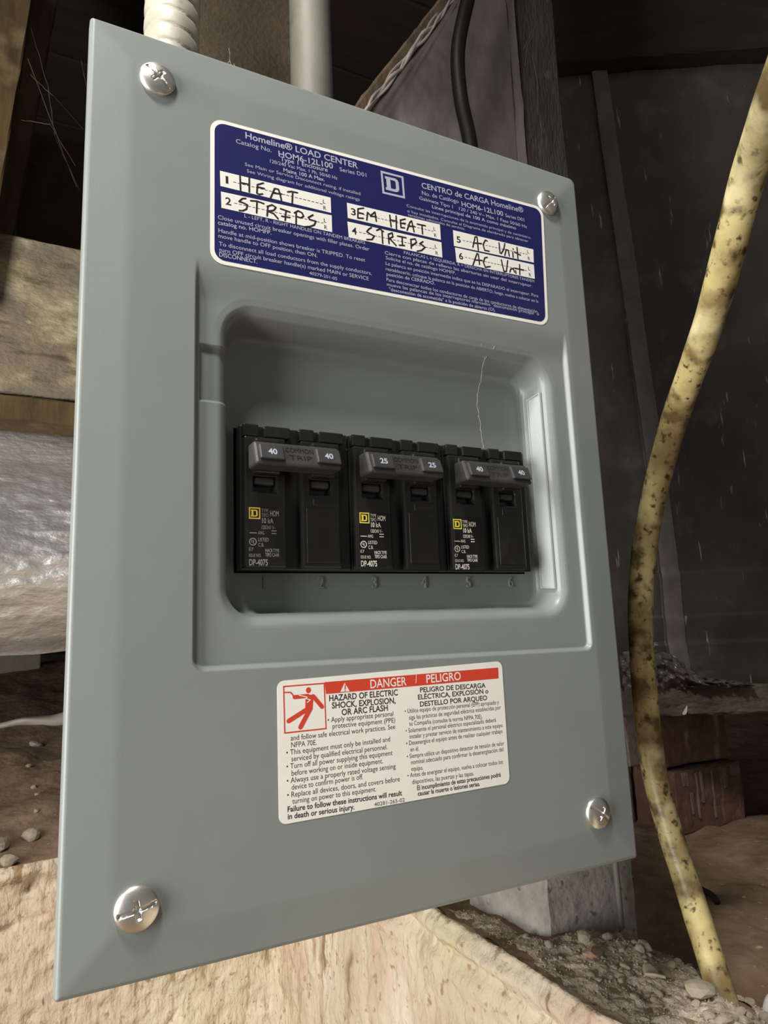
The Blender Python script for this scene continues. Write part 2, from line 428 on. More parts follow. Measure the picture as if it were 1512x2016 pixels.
BLACK_TEXT = [('HAZARD OF ELECTRIC', 85.14, 76.27, 112.67, 76.35, 2.1, 0.02),
 ('SHOCK, EXPLOSION,', 86.11, 73.72, 111.58, 73.57, 2.1, 0.02),
 ('OR ARC FLASH', 89.8, 71.11, 108.27, 71.19, 2.1, 0.02),
 ('• Apply appropriate personal', 84.37, 69.12, 110.43, 69.14, 1.75, 0),
 ('protective equipment (PPE)', 86.2, 66.93, 111.08, 66.77, 1.75, 0),
 ('and follow safe electrical work practices. See', 70.68, 64.4, 110.97, 64.47, 1.75, 0),
 ('NFPA 70E.', 70.8, 62.14, 80.11, 62.06, 1.75, 0),
 ('• This equipment must only be installed and', 69.05, 59.82, 108.72, 60.29, 1.75, 0),
 ('serviced by qualified electrical personnel.', 70.79, 57.6, 107.49, 57.72, 1.75, 0),
 ('• Turn off all power supplying this equipment', 69.05, 55.31, 109.43, 55.46, 1.75, 0),
 ('before working on or inside equipment.', 70.81, 52.97, 105.44, 53.08, 1.75, 0),
 ('• Always use a properly rated voltage sensing', 69.1, 50.71, 110.51, 50.68, 1.75, 0),
 ('device to confirm power is off.', 70.73, 48.47, 97.33, 48.65, 1.75, 0),
 ('• Replace all devices, doors, and covers before', 69.13, 46.16, 111.98, 46.04, 1.75, 0),
 ('turning on power to this equipment.', 70.88, 43.96, 102.33, 43.87, 1.75, 0),
 ('Failure to follow these instructions will result', 69.18, 41.62, 112.67, 41.11, 1.75, 0.02),
 ('in death or serious injury.', 69.21, 39.33, 93.64, 39.0, 1.75, 0.02),
 ('40281-265-02', 101.41, 38.87, 113.69, 38.88, 1.3, 0),
 ('PELIGRO DE DESCARGA', 122.18, 76.68, 152.1, 76.39, 1.8, 0.018),
 ('ELÉCTRICA, EXPLOSIÓN o', 121.13, 74.11, 153.28, 74.13, 1.8, 0.018),
 ('DESTELLO POR ARQUEO', 121.87, 71.5, 152.5, 71.56, 1.8, 0.018),
 ('• Utilice equipo de protección personal (EPP) apropiado y', 115.24, 69.58, 158.01, 69.57, 1.6, 0),
 ('siga las prácticas de seguridad eléctrica establecidas por', 116.9, 67.18, 158.82, 67.49, 1.6, 0),
 ('su Compañía (consulte la norma NFPA 70E).', 116.89, 65.01, 149.67, 64.72, 1.6, 0),
 ('• Solamente el personal eléctrico especializado deberá', 115.3, 62.58, 156.1, 62.92, 1.6, 0),
 ('instalar y prestar servicio de mantenimiento a este equipo.', 116.83, 60.42, 159.44, 60.61, 1.6, 0),
 ('• Desenergice el equipo antes de realizar cualquier trabajo', 115.29, 58.13, 158.86, 58.36, 1.6, 0),
 ('en él.', 116.94, 55.85, 120.59, 55.74, 1.6, 0),
 ('• Siempre utilice un dispositivo detector de tensión de valor', 115.32, 53.5, 159.26, 53.72, 1.6, 0),
 ('nominal adecuado para confirmar la desenergización del', 117.01, 51.29, 158.69, 51.49, 1.6, 0),
 ('equipo.', 116.99, 49.04, 121.94, 48.87, 1.6, 0),
 ('• Antes de energizar el equipo, vuelva a colocar todos los', 115.26, 46.83, 158.11, 46.84, 1.6, 0),
 ('dispositivos, las puertas y las tapas.', 117.09, 44.38, 144.2, 44.16, 1.6, 0),
 ('El incumplimiento de estas precauciones podrá', 119.07, 42.02, 156.75, 42.17, 1.6, 0.02),
 ('causar la muerte o lesiones serias.', 119.24, 40.04, 146.69, 40.02, 1.6, 0.02)]
HAND = {1: [[(53.9, 271.89), (54.1, 265.63)], [(57.49, 272.57), (57.45, 266.38)], [(54.12, 269.31), (57.47, 269.49)], [(63.01, 271.66), (60.67, 270.29), (60.41, 266.67), (61.3, 266.38), (62.63, 266.93)], [(60.66, 269.4), (63.32, 269.43)], [(65.8, 266.02), (67.54, 270.61), (69.07, 270.68), (69.73, 268.7), (70.21, 266.32)], [(67.18, 268.54), (70.25, 269.02)], [(72.85, 270.64), (74.41, 271.25), (76.85, 271.38)], [(74.93, 271.22), (74.6, 266.06)]], 2: [[(56.03, 263.26), (54.74, 262.84), (53.54, 261.29), (55.05, 261.18), (56.67, 260.74), (56.34, 258.91), (54.88, 257.83), (53.59, 257.6)], [(57.99, 262.84), (60.45, 263.33), (63.1, 262.98)], [(60.45, 263.26), (60.25, 258.36)], [(64.76, 262.36), (64.38, 258.2)], [(64.42, 262.1), (66.44, 263.34), (67.95, 262.68), (67.09, 261.21), (64.73, 260.24), (67.07, 259.78), (68.74, 258.09)], [(69.81, 262.63), (73.57, 262.19)], [(72.03, 262.32), (71.62, 258.11)], [(70.28, 259.55), (73.53, 259.85)], [(76.18, 262.87), (76.08, 257.63)], [(75.47, 262.32), (77.06, 263.64), (78.62, 263.14), (79.3, 261.87), (78.05, 260.83), (76.14, 261.06)], [(83.22, 263.43), (81.23, 261.82), (81.92, 261.09), (84.41, 261.0), (83.65, 259.17), (81.86, 258.11), (79.73, 257.47)]], 3: [[(105.82, 272.36), (103.21, 271.36), (103.0, 267.18), (105.48, 267.66)], [(103.15, 269.75), (105.56, 269.74)], [(107.08, 267.27), (107.54, 270.9), (108.96, 269.83), (111.01, 271.96), (111.5, 267.91)], [(108.95, 269.5), (111.59, 270.02)], [(117.99, 272.32), (118.42, 267.08)], [(121.04, 272.78), (120.93, 266.73)], [(118.06, 270.22), (121.27, 270.39)], [(125.45, 272.44), (123.01, 271.32), (123.18, 267.94), (124.9, 268.2)], [(123.28, 269.92), (125.35, 270.44)], [(126.06, 267.34), (127.64, 271.51), (128.55, 272.4), (129.51, 267.54)], [(127.03, 269.55), (129.82, 270.08)], [(131.29, 271.61), (135.34, 271.79)], [(133.57, 271.68), (133.7, 267.57)]], 4: [[(109.08, 264.43), (107.74, 263.3), (106.88, 261.98), (108.95, 261.22), (110.24, 260.9), (109.19, 259.06), (106.75, 258.48)], [(111.49, 263.75), (113.01, 264.77), (114.63, 264.04)], [(113.97, 264.04), (114.06, 258.48)], [(116.91, 263.16), (117.07, 259.19)], [(116.92, 263.32), (118.8, 264.42), (119.06, 262.71), (117.34, 261.49), (118.79, 260.4), (120.4, 259.01)], [(121.28, 263.57), (125.36, 263.75)], [(123.49, 263.78), (123.47, 259.89)], [(121.93, 259.53), (124.49, 259.97)], [(127.75, 263.51), (127.71, 259.43)], [(127.58, 263.47), (129.86, 264.34), (130.48, 262.85), (127.95, 260.62)], [(133.67, 263.94), (132.03, 262.56), (133.41, 262.23), (134.59, 261.52), (132.74, 259.62), (130.61, 258.8)]], 5: [[(159.71, 267.49), (161.3, 272.84), (162.36, 273.09), (162.57, 266.6)], [(160.03, 269.58), (164.59, 270.34)], [(167.89, 272.38), (166.86, 272.61), (165.44, 270.07), (166.11, 267.42), (168.57, 267.52)], [(174.51, 273.01), (174.66, 268.13), (175.36, 267.97), (177.01, 270.57), (177.8, 273.46)], [(177.3, 267.46), (178.28, 270.55), (179.54, 270.52), (179.85, 267.73)], [(182.06, 270.15), (182.03, 267.58)], [(182.32, 271.87), (182.46, 271.71)], [(184.72, 273.17), (184.78, 267.56)], [(183.19, 270.4), (186.44, 269.7)]], 6: [[(159.07, 258.56), (161.76, 264.86), (162.44, 264.71), (162.76, 259.83)], [(160.13, 261.4), (164.31, 262.03)], [(167.27, 264.25), (165.82, 263.61), (164.95, 261.24), (165.83, 259.11), (168.52, 260.01)], [(175.1, 264.75), (176.08, 259.31), (177.54, 259.63), (178.74, 265.25)], [(179.54, 259.74), (180.23, 261.47), (181.71, 261.79), (182.13, 260.3)], [(182.93, 261.1), (183.0, 259.85)], [(185.44, 264.67), (185.18, 259.68)], [(182.48, 262.27), (187.65, 262.44)]]}
STRIPS = {1: [(46.25, 272.05), (91.12, 273.18), (91.16, 266.45), (46.44, 265.82)], 2: [(46.64, 263.57), (91.35, 265.38), (91.36, 258.04), (46.83, 256.98)], 3: [(98.29, 272.85), (142.86, 274.3), (142.94, 267.06), (98.53, 266.1)], 4: [(98.25, 264.45), (143.13, 265.91), (143.21, 258.73), (98.7, 257.6)], 5: [(149.64, 273.31), (194.48, 274.45), (194.15, 267.65), (149.68, 265.76)], 6: [(150.17, 265.14), (194.05, 266.59), (193.97, 259.39), (150.5, 258.21)]}
LOGO = [(114.48, 292.18), (125.53, 292.54), (125.87, 282.13), (114.99, 281.67)]
PICT = {'head': (77.44, 80.64), 'headr': 0.94, 'caps': [((72.24, 78.67), (77.13, 78.76), 3.2), ((79.15, 78.46), (82.39, 74.64), 3.5), ((77.37, 74.52), (70.04, 70.93), 3.7), ((77.87, 74.18), (74.26, 68.53), 3.9)], 'torso': [(76.3, 79.04), (79.33, 79.06), (78.81, 73.95), (76.14, 74.47)], 'wire': [(68.66, 80.51), (70.85, 80.41), (71.5, 79.7), (72.04, 78.81)], 'bolt': [(73.97, 79.21), (76.95, 78.32), (76.27, 77.88), (78.11, 77.31), (76.91, 76.55)], 'frame': [(68.2, 82.72), (83.63, 82.79), (83.93, 66.93), (68.36, 66.89)], 'band': [(83.56, 82.95), (158.8, 83.75), (158.69, 79.46), (84.0, 78.84)], 'tri': [(91.31, 82.25), (93.16, 79.12), (89.52, 79.19)], 'bang': [(91.46, 81.39), (91.34, 80.07)], 'dot': (91.33, 79.57)}
# ------------------------------------------------------------------ setting
# earth floor (top of the bank) around a dug-out pit whose clay faces are wall_right and wall_back
def earth_z(x, y):
    z = -84 - 30 * sstep(272, 380, x) * (1 - sstep(420, 700, y))
    z = z - 16 * sstep(300, 0, x) * sstep(430, 530, y) + 0.2 * np.clip(y - 530, 0, 800) * sstep(420, 100, x)
    return z


gx = np.concatenate([np.linspace(-1300, -200, 16)[:-1], np.arange(-200, 240, 10.0), np.arange(240, 760, 5.0), np.linspace(760, 1900, 16)])
gy = np.concatenate([np.linspace(-700, -120, 8)[:-1], np.arange(-120, 530, 6.0), np.arange(530, 1500, 14.0), np.linspace(1500, 3000, 10)])
X, Y = np.meshgrid(gx, gy, indexing='ij')
Z = earth_z(X, Y) + fbm(X / 55, Y / 55, X * 0 + 2.2, 5, .55) * 5
Z += 10 * np.exp(-((X - 312) / 34) ** 2 - ((Y - 88) / 34) ** 2)          # heap of crumbs at the foot of the post
cx_, cy_ = (X[:-1, :-1] + X[1:, 1:]) / 2, (Y[:-1, :-1] + Y[1:, 1:]) / 2
tag(grid_obj('floor', np.stack([X, Y, Z], -1), M_EARTH, keep=~((cx_ < 240) & (cy_ < 530)), flip=False), kind='structure')
# pit bottom
X, Y = np.meshgrid(np.linspace(-1300, 300, 40), np.linspace(-700, 600, 40), indexing='ij')
tag(grid_obj('floor', np.stack([X, Y, -470 + fbm(X / 90, Y / 90, X * 0, 3) * 12], -1), M_EARTH), kind='structure')

# right face of the pit: clay render, its lip running back towards the post
t = np.concatenate([np.linspace(-600, -60, 60), np.linspace(-56, 545, 330)])
s = np.concatenate([np.linspace(-22, 60, 60), np.linspace(62, 400, 90)])
T, S = np.meshgrid(t, s, indexing='ij')
lipz = -83 + 4 * vnoise(T / 60, T * 0 + .5, T * 0)
off = np.where(S < 0, -S * 1.0, 0) * 1.0                                   # folds over the top, away from the pit
prof = 5 * np.exp(-((S - 9) / 6) ** 2) - 6 * np.exp(-((S - 21) / 6) ** 2) + 3 * np.exp(-((S - 33) / 7) ** 2)
prof = prof * (0.65 + .5 * vnoise(T / 45, S / 40, T * 0 + 3))
XX = 240 - prof + off + np.maximum(S, 0) * .03 * -1
ZZ = lipz - np.maximum(S, 0) + np.where(S < 0, 1.5 + S * .3, 0)
XX = XX + fbm(T / 60, S / 45, T * 0 + 9, 6, .62) * 2.2 + fbm(T / 7, S / 6, T * 0 + 5, 2) * .9
# slit-like gouges and a crack down the inner corner
XX = XX + 5 * np.exp(-((T - 300 - 8 * vnoise(S / 20, S * 0, S * 0)) / 3.2) ** 2) * sstep(70, 90, S) * (1 - sstep(110, 125, S))
tag(grid_obj('wall_right', np.stack([XX, T, ZZ], -1), M_PLASTER, flip=True), kind='structure')

# back face of the pit, below the brown bank at the left
t = np.linspace(-1300, 246, 320)
T, S = np.meshgrid(t, s, indexing='ij')
lipz = -98 + 7 * vnoise(T / 55, T * 0 + 2.5, T * 0) + 14 * sstep(60, 240, T)
off = np.where(S < 0, -S, 0)
prof = 6 * np.exp(-((S - 6) / 7) ** 2) - 5 * np.exp(-((S - 20) / 8) ** 2)
YY = 530 - prof * (0.6 + .6 * vnoise(T / 40, S / 40, T * 0 + 1)) + off + fbm(T / 70, S / 50, T * 0 + 4, 6, .62) * 4.2 + fbm(T / 8, S / 7, T * 0 + 6, 2) * 1.1
YY += 16 * sstep(-30, 60, -(246 - T)) * sstep(190, 150, S) * .4
g_ = lambda x0, z0, a, lx, lz, d: d * np.exp(-(((T - x0) * math.cos(a) + (ZZ0 - z0) * math.sin(a)) / lx) ** 2 - ((-(T - x0) * math.sin(a) + (ZZ0 - z0) * math.cos(a)) / lz) ** 2)
ZZ0 = lipz - np.maximum(S, 0)
YY += g_(6, -118, 1.15, 14, 4, 10) + g_(-14, -152, .25, 10, 2.0, 7) + g_(10, -226, .6, 6, 2.5, 6) + g_(70, -265, 1.0, 9, 2.2, 6) + g_(135, -262, .9, 8, 3, 6) + g_(15, -146, 1.2, 5, 2, 5)
tag(grid_obj('wall_back', np.stack([T, YY, ZZ0 + np.where(S < 0, 1.5 + S * .3, 0)], -1), M_PLASTER, flip=True), kind='structure')
# ragged crack where the clay has slumped near the corner of the pit
# far shell of the crawl space
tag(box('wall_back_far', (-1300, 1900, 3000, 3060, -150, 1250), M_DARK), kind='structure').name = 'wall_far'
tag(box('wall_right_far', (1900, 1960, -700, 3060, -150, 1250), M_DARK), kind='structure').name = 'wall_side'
ceil = tag(box('ceiling', (-1300, 1960, -100, 3060, 1200, 1225), M_SUBFLOOR), kind='structure')
for k in range(8):                                                        # subfloor boards seen from below
    box('board', (-1300, 1960, -90 + k * 190, 94 + k * 190, 1190, 1201), M_SUBFLOOR, ceil, bev=2)
# ------------------------------------------------------------------ load centre
panel = thing('load_center', 'grey steel breaker panel with navy and white labels, screwed to the brown board', 'electrical panel', (113, 50, 0))
PW, PH = 226.76, 321.3


def lines(*seg):
    return np.unique(np.round(np.concatenate([np.arange(a, b, st) for a, b, st in seg]), 3))


def cover_y(x, z):
    """depth of the stamped sheet (mm, + is into the wall)."""
    t = np.minimum(np.minimum(x, PW - x), np.minimum(z, PH - z))
    y = -1.0 + 1.25 * (1 - np.clip((t - 0.0) / 14.5, 0, 1)) ** 1.0
    y = y - 0.10 * np.exp(-((t - 14.5) / 1.2) ** 2) * 0
    e = np.clip(1 - t / 1.7, 0, 1)
    y = y + 1.7 * (1 - np.sqrt(1 - np.minimum(e, 0.999) ** 2))
    sd = sdbox(x, z, 37.6, 210.2, 89.3 + (x - 37) * -0.006, 262, 4)
    y = y + 2.2 * sstep(-0.9, 0.7, -sd - 0.8) * (1 - sstep(219, 236, z))
    sr = -sdbox(x, z, 47.2, 200.4, 103.6, 221.5, 13)
    k = np.interp(sr, [-2.5, -1, 0, 1, 2, 3, 4.5, 5.3, 6.5, 8], [0, .05, .25, .8, 1.7, 3.4, 12.3, 14.2, 15.0, 15.2])
    # the upper wall of the pan is drawn less steeply
    kt = np.interp(sr, [-2.5, 0, 1.5, 3, 6.5, 8, 9.5], [0, .25, .9, 2.4, 13.2, 14.8, 15.2])
    wtop = sstep(205, 216, z)
    y = y + k * (1 - wtop) + kt * wtop
    n = np.clip((0.35 + np.minimum(np.minimum(x - 39.8, 49.0 - x + 3), np.minimum(z - 182.6, 203.2 - z))) / 0.8, 0, 1)
    y = y + 1.3 * n * n * (3 - 2 * n) * (sr < 4)
    return y


xs = lines((0, 2, .2), (2, 36, 1.2), (36, 60, .3), (60, 190, 1.0), (190, 212, .28), (212, 224.8, 1.2), (224.8, PW - .05, .25))
zs = lines((0, 2, .2), (2, 86, 1.2), (86, 122, .35), (122, 181, .7), (181, 240, .4), (240, 319, 1.2), (319, PH - .05, .25))
OX0, OX1, OZ0, OZ1 = 55.9, 189.6, 123.0, 178.2
xs = np.unique(np.concatenate([xs, [OX0, OX1, PW]]))
zs = np.unique(np.concatenate([zs, [OZ0, OZ1, PH]]))
X, Z = np.meshgrid(xs, zs, indexing='ij')
Yc = cover_y(X, Z)
XC, ZC = X.copy(), Z.copy()
for (cx, cz, r, sx, sz) in ((0, 0, 1.2, 1, 1), (PW, 0, 1.6, -1, 1), (0, PH, 1.2, 1, -1), (PW, PH, 4.0, -1, -1)):
    a, b = (X - cx) * sx, (Z - cz) * sz
    msk = (a < r) & (b < r)
    vx, vz = a - r, b - r
    l2 = np.hypot(vx, vz) + 1e-9
    li = np.maximum(np.abs(vx), np.abs(vz))
    XC = np.where(msk, cx + sx * (r + vx * li / l2), XC)
    ZC = np.where(msk, cz + sz * (r + vz * li / l2), ZC)
# the returned edge of the sheet: ring copies of the border pushed back
pad = lambda A: np.pad(A, 1, mode='edge')
XP, ZP, YP = pad(XC), pad(ZC), pad(Yc)
ring = np.zeros_like(YP, bool)
ring[0, :] = ring[-1, :] = ring[:, 0] = ring[:, -1] = True
YP = np.where(ring, 5.5, YP)
V = np.stack([XP, YP, ZP], -1)
ccx = (V[:-1, :-1, 0] + V[1:, 1:, 0]) / 2
ccz = (V[:-1, :-1, 2] + V[1:, 1:, 2]) / 2
cover = grid_obj('cover', V, M_PAINT, keep=~((ccx > OX0) & (ccx < OX1) & (ccz > OZ0) & (ccz < OZ1)), flip=True)
# enclosure: open-fronted tub behind the cover
bm = bmesh.new()
for b in ((9, 10.5, 2.5, 97, 7, 314), (216.5, 218, 2.5, 97, 7, 314), (9, 218, 2.5, 97, 7, 8.5), (9, 218, 2.5, 97, 312.5, 314), (9, 218, 95.5, 97, 7, 314)):
    add_box(bm, *b)
enclosure = bm_obj('enclosure', bm, M_BOX)

# latch slot pressed into the right wall of the pan
bm = bmesh.new()
A = [Vector((195.2, 12.6, 205.0)), Vector((196.75, 4.4, 206.3)), Vector((196.75, 4.4, 115.2)), Vector((195.2, 12.6, 116.0))]
off = Vector((-0.75, -0.15, 0))
cen = sum(A, Vector()) / 4


def shrink(P, k):
    out = []
    for p in P:
        d = p - cen
        out.append(cen + Vector((d.x * (1 - k / 4.2), d.y * (1 - k / 4.2), d.z * (1 - k / 45))))
    return out


rings = [[p + Vector((.35, .05, 0)) for p in A], [p + off * .75 for p in shrink(A, .25)], [p + off for p in shrink(A, .55)],
         [p + off * .8 for p in shrink(A, .8)], [p + off * .1 for p in shrink(A, 1.0)]]
vv = [[bm.verts.new(p) for p in r] for r in rings]
for a, b in zip(vv[:-1], vv[1:]):
    for i in range(4):
        bm.faces.new((a[i], a[(i + 1) % 4], b[(i + 1) % 4], b[i]))
bm.faces.new(vv[-1])
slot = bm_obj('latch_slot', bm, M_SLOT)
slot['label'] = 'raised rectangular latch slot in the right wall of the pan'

# combination head screws
def screw_mesh(name, cx, cz, r, ang):
    nr, na = 26, 96
    rr = np.linspace(0, 1, nr) ** .8
    aa = np.linspace(0, 2 * np.pi, na + 1)
    Rr, Aa = np.meshgrid(rr, aa, indexing='ij')
    u, v = Rr * np.cos(Aa) * r, Rr * np.sin(Aa) * r
    h = 3.1 * np.sqrt(np.clip(1 - (Rr * .93) ** 2, 0, 1)) - 3.1 * math.sqrt(1 - .93 ** 2) * 0
    ca, sa = math.cos(ang), math.sin(ang)
    p, q = u * ca + v * sa, -u * sa + v * ca
    slot_ = (1 - sstep(.42, .62, np.abs(q))) * (1 - sstep(r * .78, r * .9, np.abs(p)))
    cross = (1 - sstep(.5, .75, np.abs(p))) * (1 - sstep(r * .38, r * .48, np.abs(q)))
    pit = 1 - sstep(.7, 1.3, np.hypot(p, q))
    h = h - np.maximum(np.maximum(1.0 * slot_, 1.2 * cross), 1.6 * pit)
    Vv = np.stack([cx + u, -1.0 - np.maximum(h, 0), cz + v], -1)
    skirt = Vv[-1:].copy()
    skirt[..., 1] = -0.2
    return grid_obj(name, np.concatenate([Vv, skirt], 0), M_CHROME)


screws = []
for cx, cz, r, an, lb in ((23.2, 302.2, 6.3, -.75, 'screw in the upper left corner of the cover'), (205.8, 301.3, 6.1, .8, 'screw in the upper right corner of the cover'),
                          (204.6, 21.9, 6.2, -.6, 'screw in the lower right corner of the cover'), (21.6, 21.4, 6.5, .2, 'bright screw in the lower left corner of the cover')):
    s_ = screw_mesh('cover_screw', cx, cz, r, an)
    s_['label'] = 'plated ' + lb
    screws.append(s_)


# ------------------------------------------------------------------ flat print (lettering as thin geometry)
def glyphs(entries):
    """entries: (text, x left, z left, x right, z right, cap height, boldness) -> verts, faces in (x, z)"""
    objs = []
    for e in entries:
        cu = bpy.data.curves.new('lettering', 'FONT')
        cu.body = e[0]
        cu.size = 1.0
        cu.resolution_u = 3
        cu.offset = e[6]
        cu.dimensions = '2D'
        o = bpy.data.objects.new('lettering', cu)
        COL.objects.link(o)
        objs.append(o)
    dg = bpy.context.evaluated_depsgraph_get()
    dg.update()
    VV, FF = [], []
    for e, o in zip(entries, objs):
        me = bpy.data.meshes.new_from_object(o.evaluated_get(dg))
        n = len(me.vertices)
        c = np.empty(n * 3)
        me.vertices.foreach_get('co', c)
        c = c.reshape(-1, 3)
        x0, x1 = c[:, 0].min(), c[:, 0].max()
        L = math.hypot(e[3] - e[1], e[4] - e[2])
        dx, dz = (e[3] - e[1]) / L, (e[4] - e[2]) / L
        u = (c[:, 0] - x0) / max(x1 - x0, 1e-6) * L
        v = c[:, 1] * e[5] / 0.70
        b = len(VV)
        base = sum(len(k) for k in VV)
        VV.append(np.stack([e[1] + dx * u - dz * v, e[2] + dz * u + dx * v], -1))
        FF += [tuple(base + i for i in p.vertices) for p in me.polygons]
        bpy.data.objects.remove(o)
        bpy.data.meshes.remove(me)
    return np.concatenate(VV), FF


def print_obj(name, entries, y, mat, parent=None):
    v, f = glyphs(entries)
    return mesh_obj(name, np.stack([v[:, 0], np.full(len(v), y), v[:, 1]], -1), f, mat, parent)


def ribbon(strokes, wd, taper=.15):
    V_, F_ = [], []
    def disc(p, r):
        b = len(V_)
        for k in range(10):
            V_.append((p[0] + r * math.cos(k * .6283), p[1] + r * math.sin(k * .6283)))
        F_.append(tuple(range(b, b + 10)))
    for st in strokes:
        for i, p in enumerate(st):
            disc(p, wd / 2)
            if i:
                q = st[i - 1]
                d = Vector((p[0] - q[0], p[1] - q[1]))
                if d.length < 1e-6:
                    continue
                nrm = Vector((-d.y, d.x)).normalized() * wd / 2
                b = len(V_)
                V_.extend([(q[0] - nrm.x, q[1] - nrm.y), (p[0] - nrm.x, p[1] - nrm.y), (p[0] + nrm.x, p[1] + nrm.y), (q[0] + nrm.x, q[1] + nrm.y)])
                F_.append((b, b + 1, b + 2, b + 3))
    return V_, F_


def flat_obj(name, V2, F2, y, mat, parent=None):
    """flat piece facing the room; discs overlap, so every polygon sits a hair in front of the one before."""
    out = []
    fi = {}
    for k, f in enumerate(F2):
        for i in f:
            fi.setdefault(i, k)
    m = max(len(F2), 1)
    out = [(p[0], y - 0.02 * fi.get(i, 0) / m, p[1]) for i, p in enumerate(V2)]
    return mesh_obj(name, out, F2, mat, parent)


def plate(name, corners, r, y0, y1, mat, parent=None, seg=6):
    """thin plate with rounded corners; corners TL TR BR BL in (x, z)."""
    P = [Vector(c) for c in corners]
    pts = []
    for i in range(4):
        p, a, b = P[i], P[i - 1], P[(i + 1) % 4]
        if r <= 0:
            pts.append(p)
            continue
        da, db = (a - p).normalized() * r, (b - p).normalized() * r
        for k in range(seg + 1):
            an = k / seg * math.pi / 2
            pts.append(p + da * (1 - math.sin(an)) + db * (1 - math.cos(an)))
    n = len(pts)
    vs = [(p.x, y1, p.y) for p in pts] + [(p.x, y0, p.y) for p in pts]
    fs = [tuple(range(n))[::-1]] + [(i, (i + 1) % n, n + (i + 1) % n, n + i) for i in range(n)]
    o = mesh_obj(name, vs, fs, mat, parent)
    bm = bmesh.new(); bm.from_mesh(o.data); bmesh.ops.recalc_face_normals(bm, faces=bm.faces); bm.to_mesh(o.data); bm.free()
    return o


# embossed numerals under the breakers
nums = []
for k, x in enumerate((67.2, 90.1, 113.2, 136.4, 158.6, 181.1)):
    cu = bpy.data.curves.new('numeral', 'FONT')
    cu.body = str(k + 1); cu.size = 6.6; cu.extrude = .28; cu.bevel_depth = .1; cu.resolution_u = 3; cu.offset = -.04
    o = bpy.data.objects.new('numeral', cu)
    COL.objects.link(o)
    bpy.context.view_layer.update()
    dg = bpy.context.evaluated_depsgraph_get()
    me = bpy.data.meshes.new_from_object(o.evaluated_get(dg))
    v = np.array([tuple(q.co) for q in me.vertices])
    wv = v[:, 0].max() - v[:, 0].min()
    v[:, 0] -= v[:, 0].min() + wv / 2
    v = np.stack([x + v[:, 0] * .8, 16.05 - v[:, 2], 117.2 + v[:, 1]], -1)
    nums.append(mesh_obj('embossed_numeral', v, [tuple(p.vertices) for p in me.polygons], M_PAINT))
    bpy.data.objects.remove(o); bpy.data.meshes.remove(me)

# navy directory label
FY = -1.0
dlabel = plate('directory_label', [(42.7, 293.5), (202.7, 298.3), (199.9, 236.9), (42.8, 234.4)], 5, FY, -1.14, M_WHITE)
dlabel['label'] = 'navy circuit directory label with a white border'
plate('navy_field', [(44.2, 292.1), (201.1, 296.8), (198.3, 238.4), (44.3, 235.9)], 4, -1.12, -1.20, M_BLUE, dlabel)
print_obj('white_lettering', BLUE_TEXT, -1.235, M_WTEXT, dlabel)
tl, tr, br, bl = [Vector(p) for p in LOGO]
wd = .95
inn = [tl + Vector((wd, -wd)), tr + Vector((-wd, -wd)), br + Vector((-wd, wd)), bl + Vector((wd, wd))]
Vl = [tuple(p) for p in (tl, tr, br, bl)] + [tuple(p) for p in inn]
Fl = [(i, i + 4, (i + 1) % 4 + 4, (i + 1) % 4) for i in range(4)]


def dmark(o_, ux, uz, Vq, Fq):
    """the square D inside its frame, in unit coordinates of the frame."""
    def pt(a, b):
        return (o_[0] + ux[0] * a + uz[0] * b, o_[1] + ux[1] * a + uz[1] * b)
    outer = [(.22, .20), (.62, .20), (.72, .24), (.77, .34), (.77, .66), (.72, .76), (.62, .80), (.22, .80)]
    inner = [(.40, .31), (.56, .31), (.61, .33), (.63, .38), (.63, .62), (.61, .67), (.56, .69), (.40, .69)]
    b = len(Vq)
    Vq += [pt(*p) for p in outer] + [pt(*p) for p in inner]
    n = 8
    Fq += [(b + i, b + (i + 1) % n, b + n + (i + 1) % n, b + n + i) for i in range(n)]
    # bracket serifs at the left
    for z0, z1 in ((.20, .31), (.69, .80)):
        b = len(Vq)
        Vq += [pt(.17, z0), pt(.28, z0), pt(.28, z1), pt(.17, z1)]
        Fq.append((b, b + 1, b + 2, b + 3))


dmark(tuple(bl), tuple(br - bl), tuple(tl - bl), Vl, Fl)
flat_obj('square_d_emblem', Vl, Fl, -1.24, M_WTEXT, dlabel)
for k in range(1, 7):
    sp = plate('write_in_strip', STRIPS[k], 0, -1.18, -1.24, M_WHITE, dlabel)
    a, b_, c, d = [Vector(p) for p in STRIPS[k]]
    at_ = lambda u, v: d + (c - d) * u + (a - d) * v
    L = (c - d).length
    p0, p1 = at_(.035, .27), at_(.035 + 2.2 / L, .27)
    q0, q1 = at_(.925, .54), at_(.925 + 1.1 / L, .54)
    r0, r1 = at_(.925, .10), at_(.925 + 1.3 / L, .10)
    print_obj('printed_numeral', [(str(k), p0.x + (.5 if k == 1 else 0), p0.y, p1.x - (.7 if k == 1 else 0), p1.y, 3.0, .02)], -1.255, M_INK, dlabel)
    print_obj('side_letter', [('L', q0.x, q0.y, q1.x, q1.y, 1.7, .01)], -1.255, M_INK, dlabel)
    print_obj('side_letter', [('R', r0.x, r0.y, r1.x, r1.y, 1.7, .01)], -1.255, M_INK, dlabel)
    Vd, Fd = [], []
    u = .11
    while u < .91:
        s0, s1 = at_(u, .47), at_(min(u + 1.2 / L, .92), .47)
        b = len(Vd)
        Vd += [(s0.x, s0.y - .14), (s1.x, s1.y - .14), (s1.x, s1.y + .14), (s0.x, s0.y + .14)]
        Fd.append((b, b + 1, b + 2, b + 3))
        u += 1.75 / L
    flat_obj('dashed_rule', Vd, Fd, -1.25, M_INK, dlabel)
    Vh, Fh = ribbon(HAND[k], .72)
    flat_obj('handwriting', Vh, Fh, -1.27, M_MARKER, dlabel)

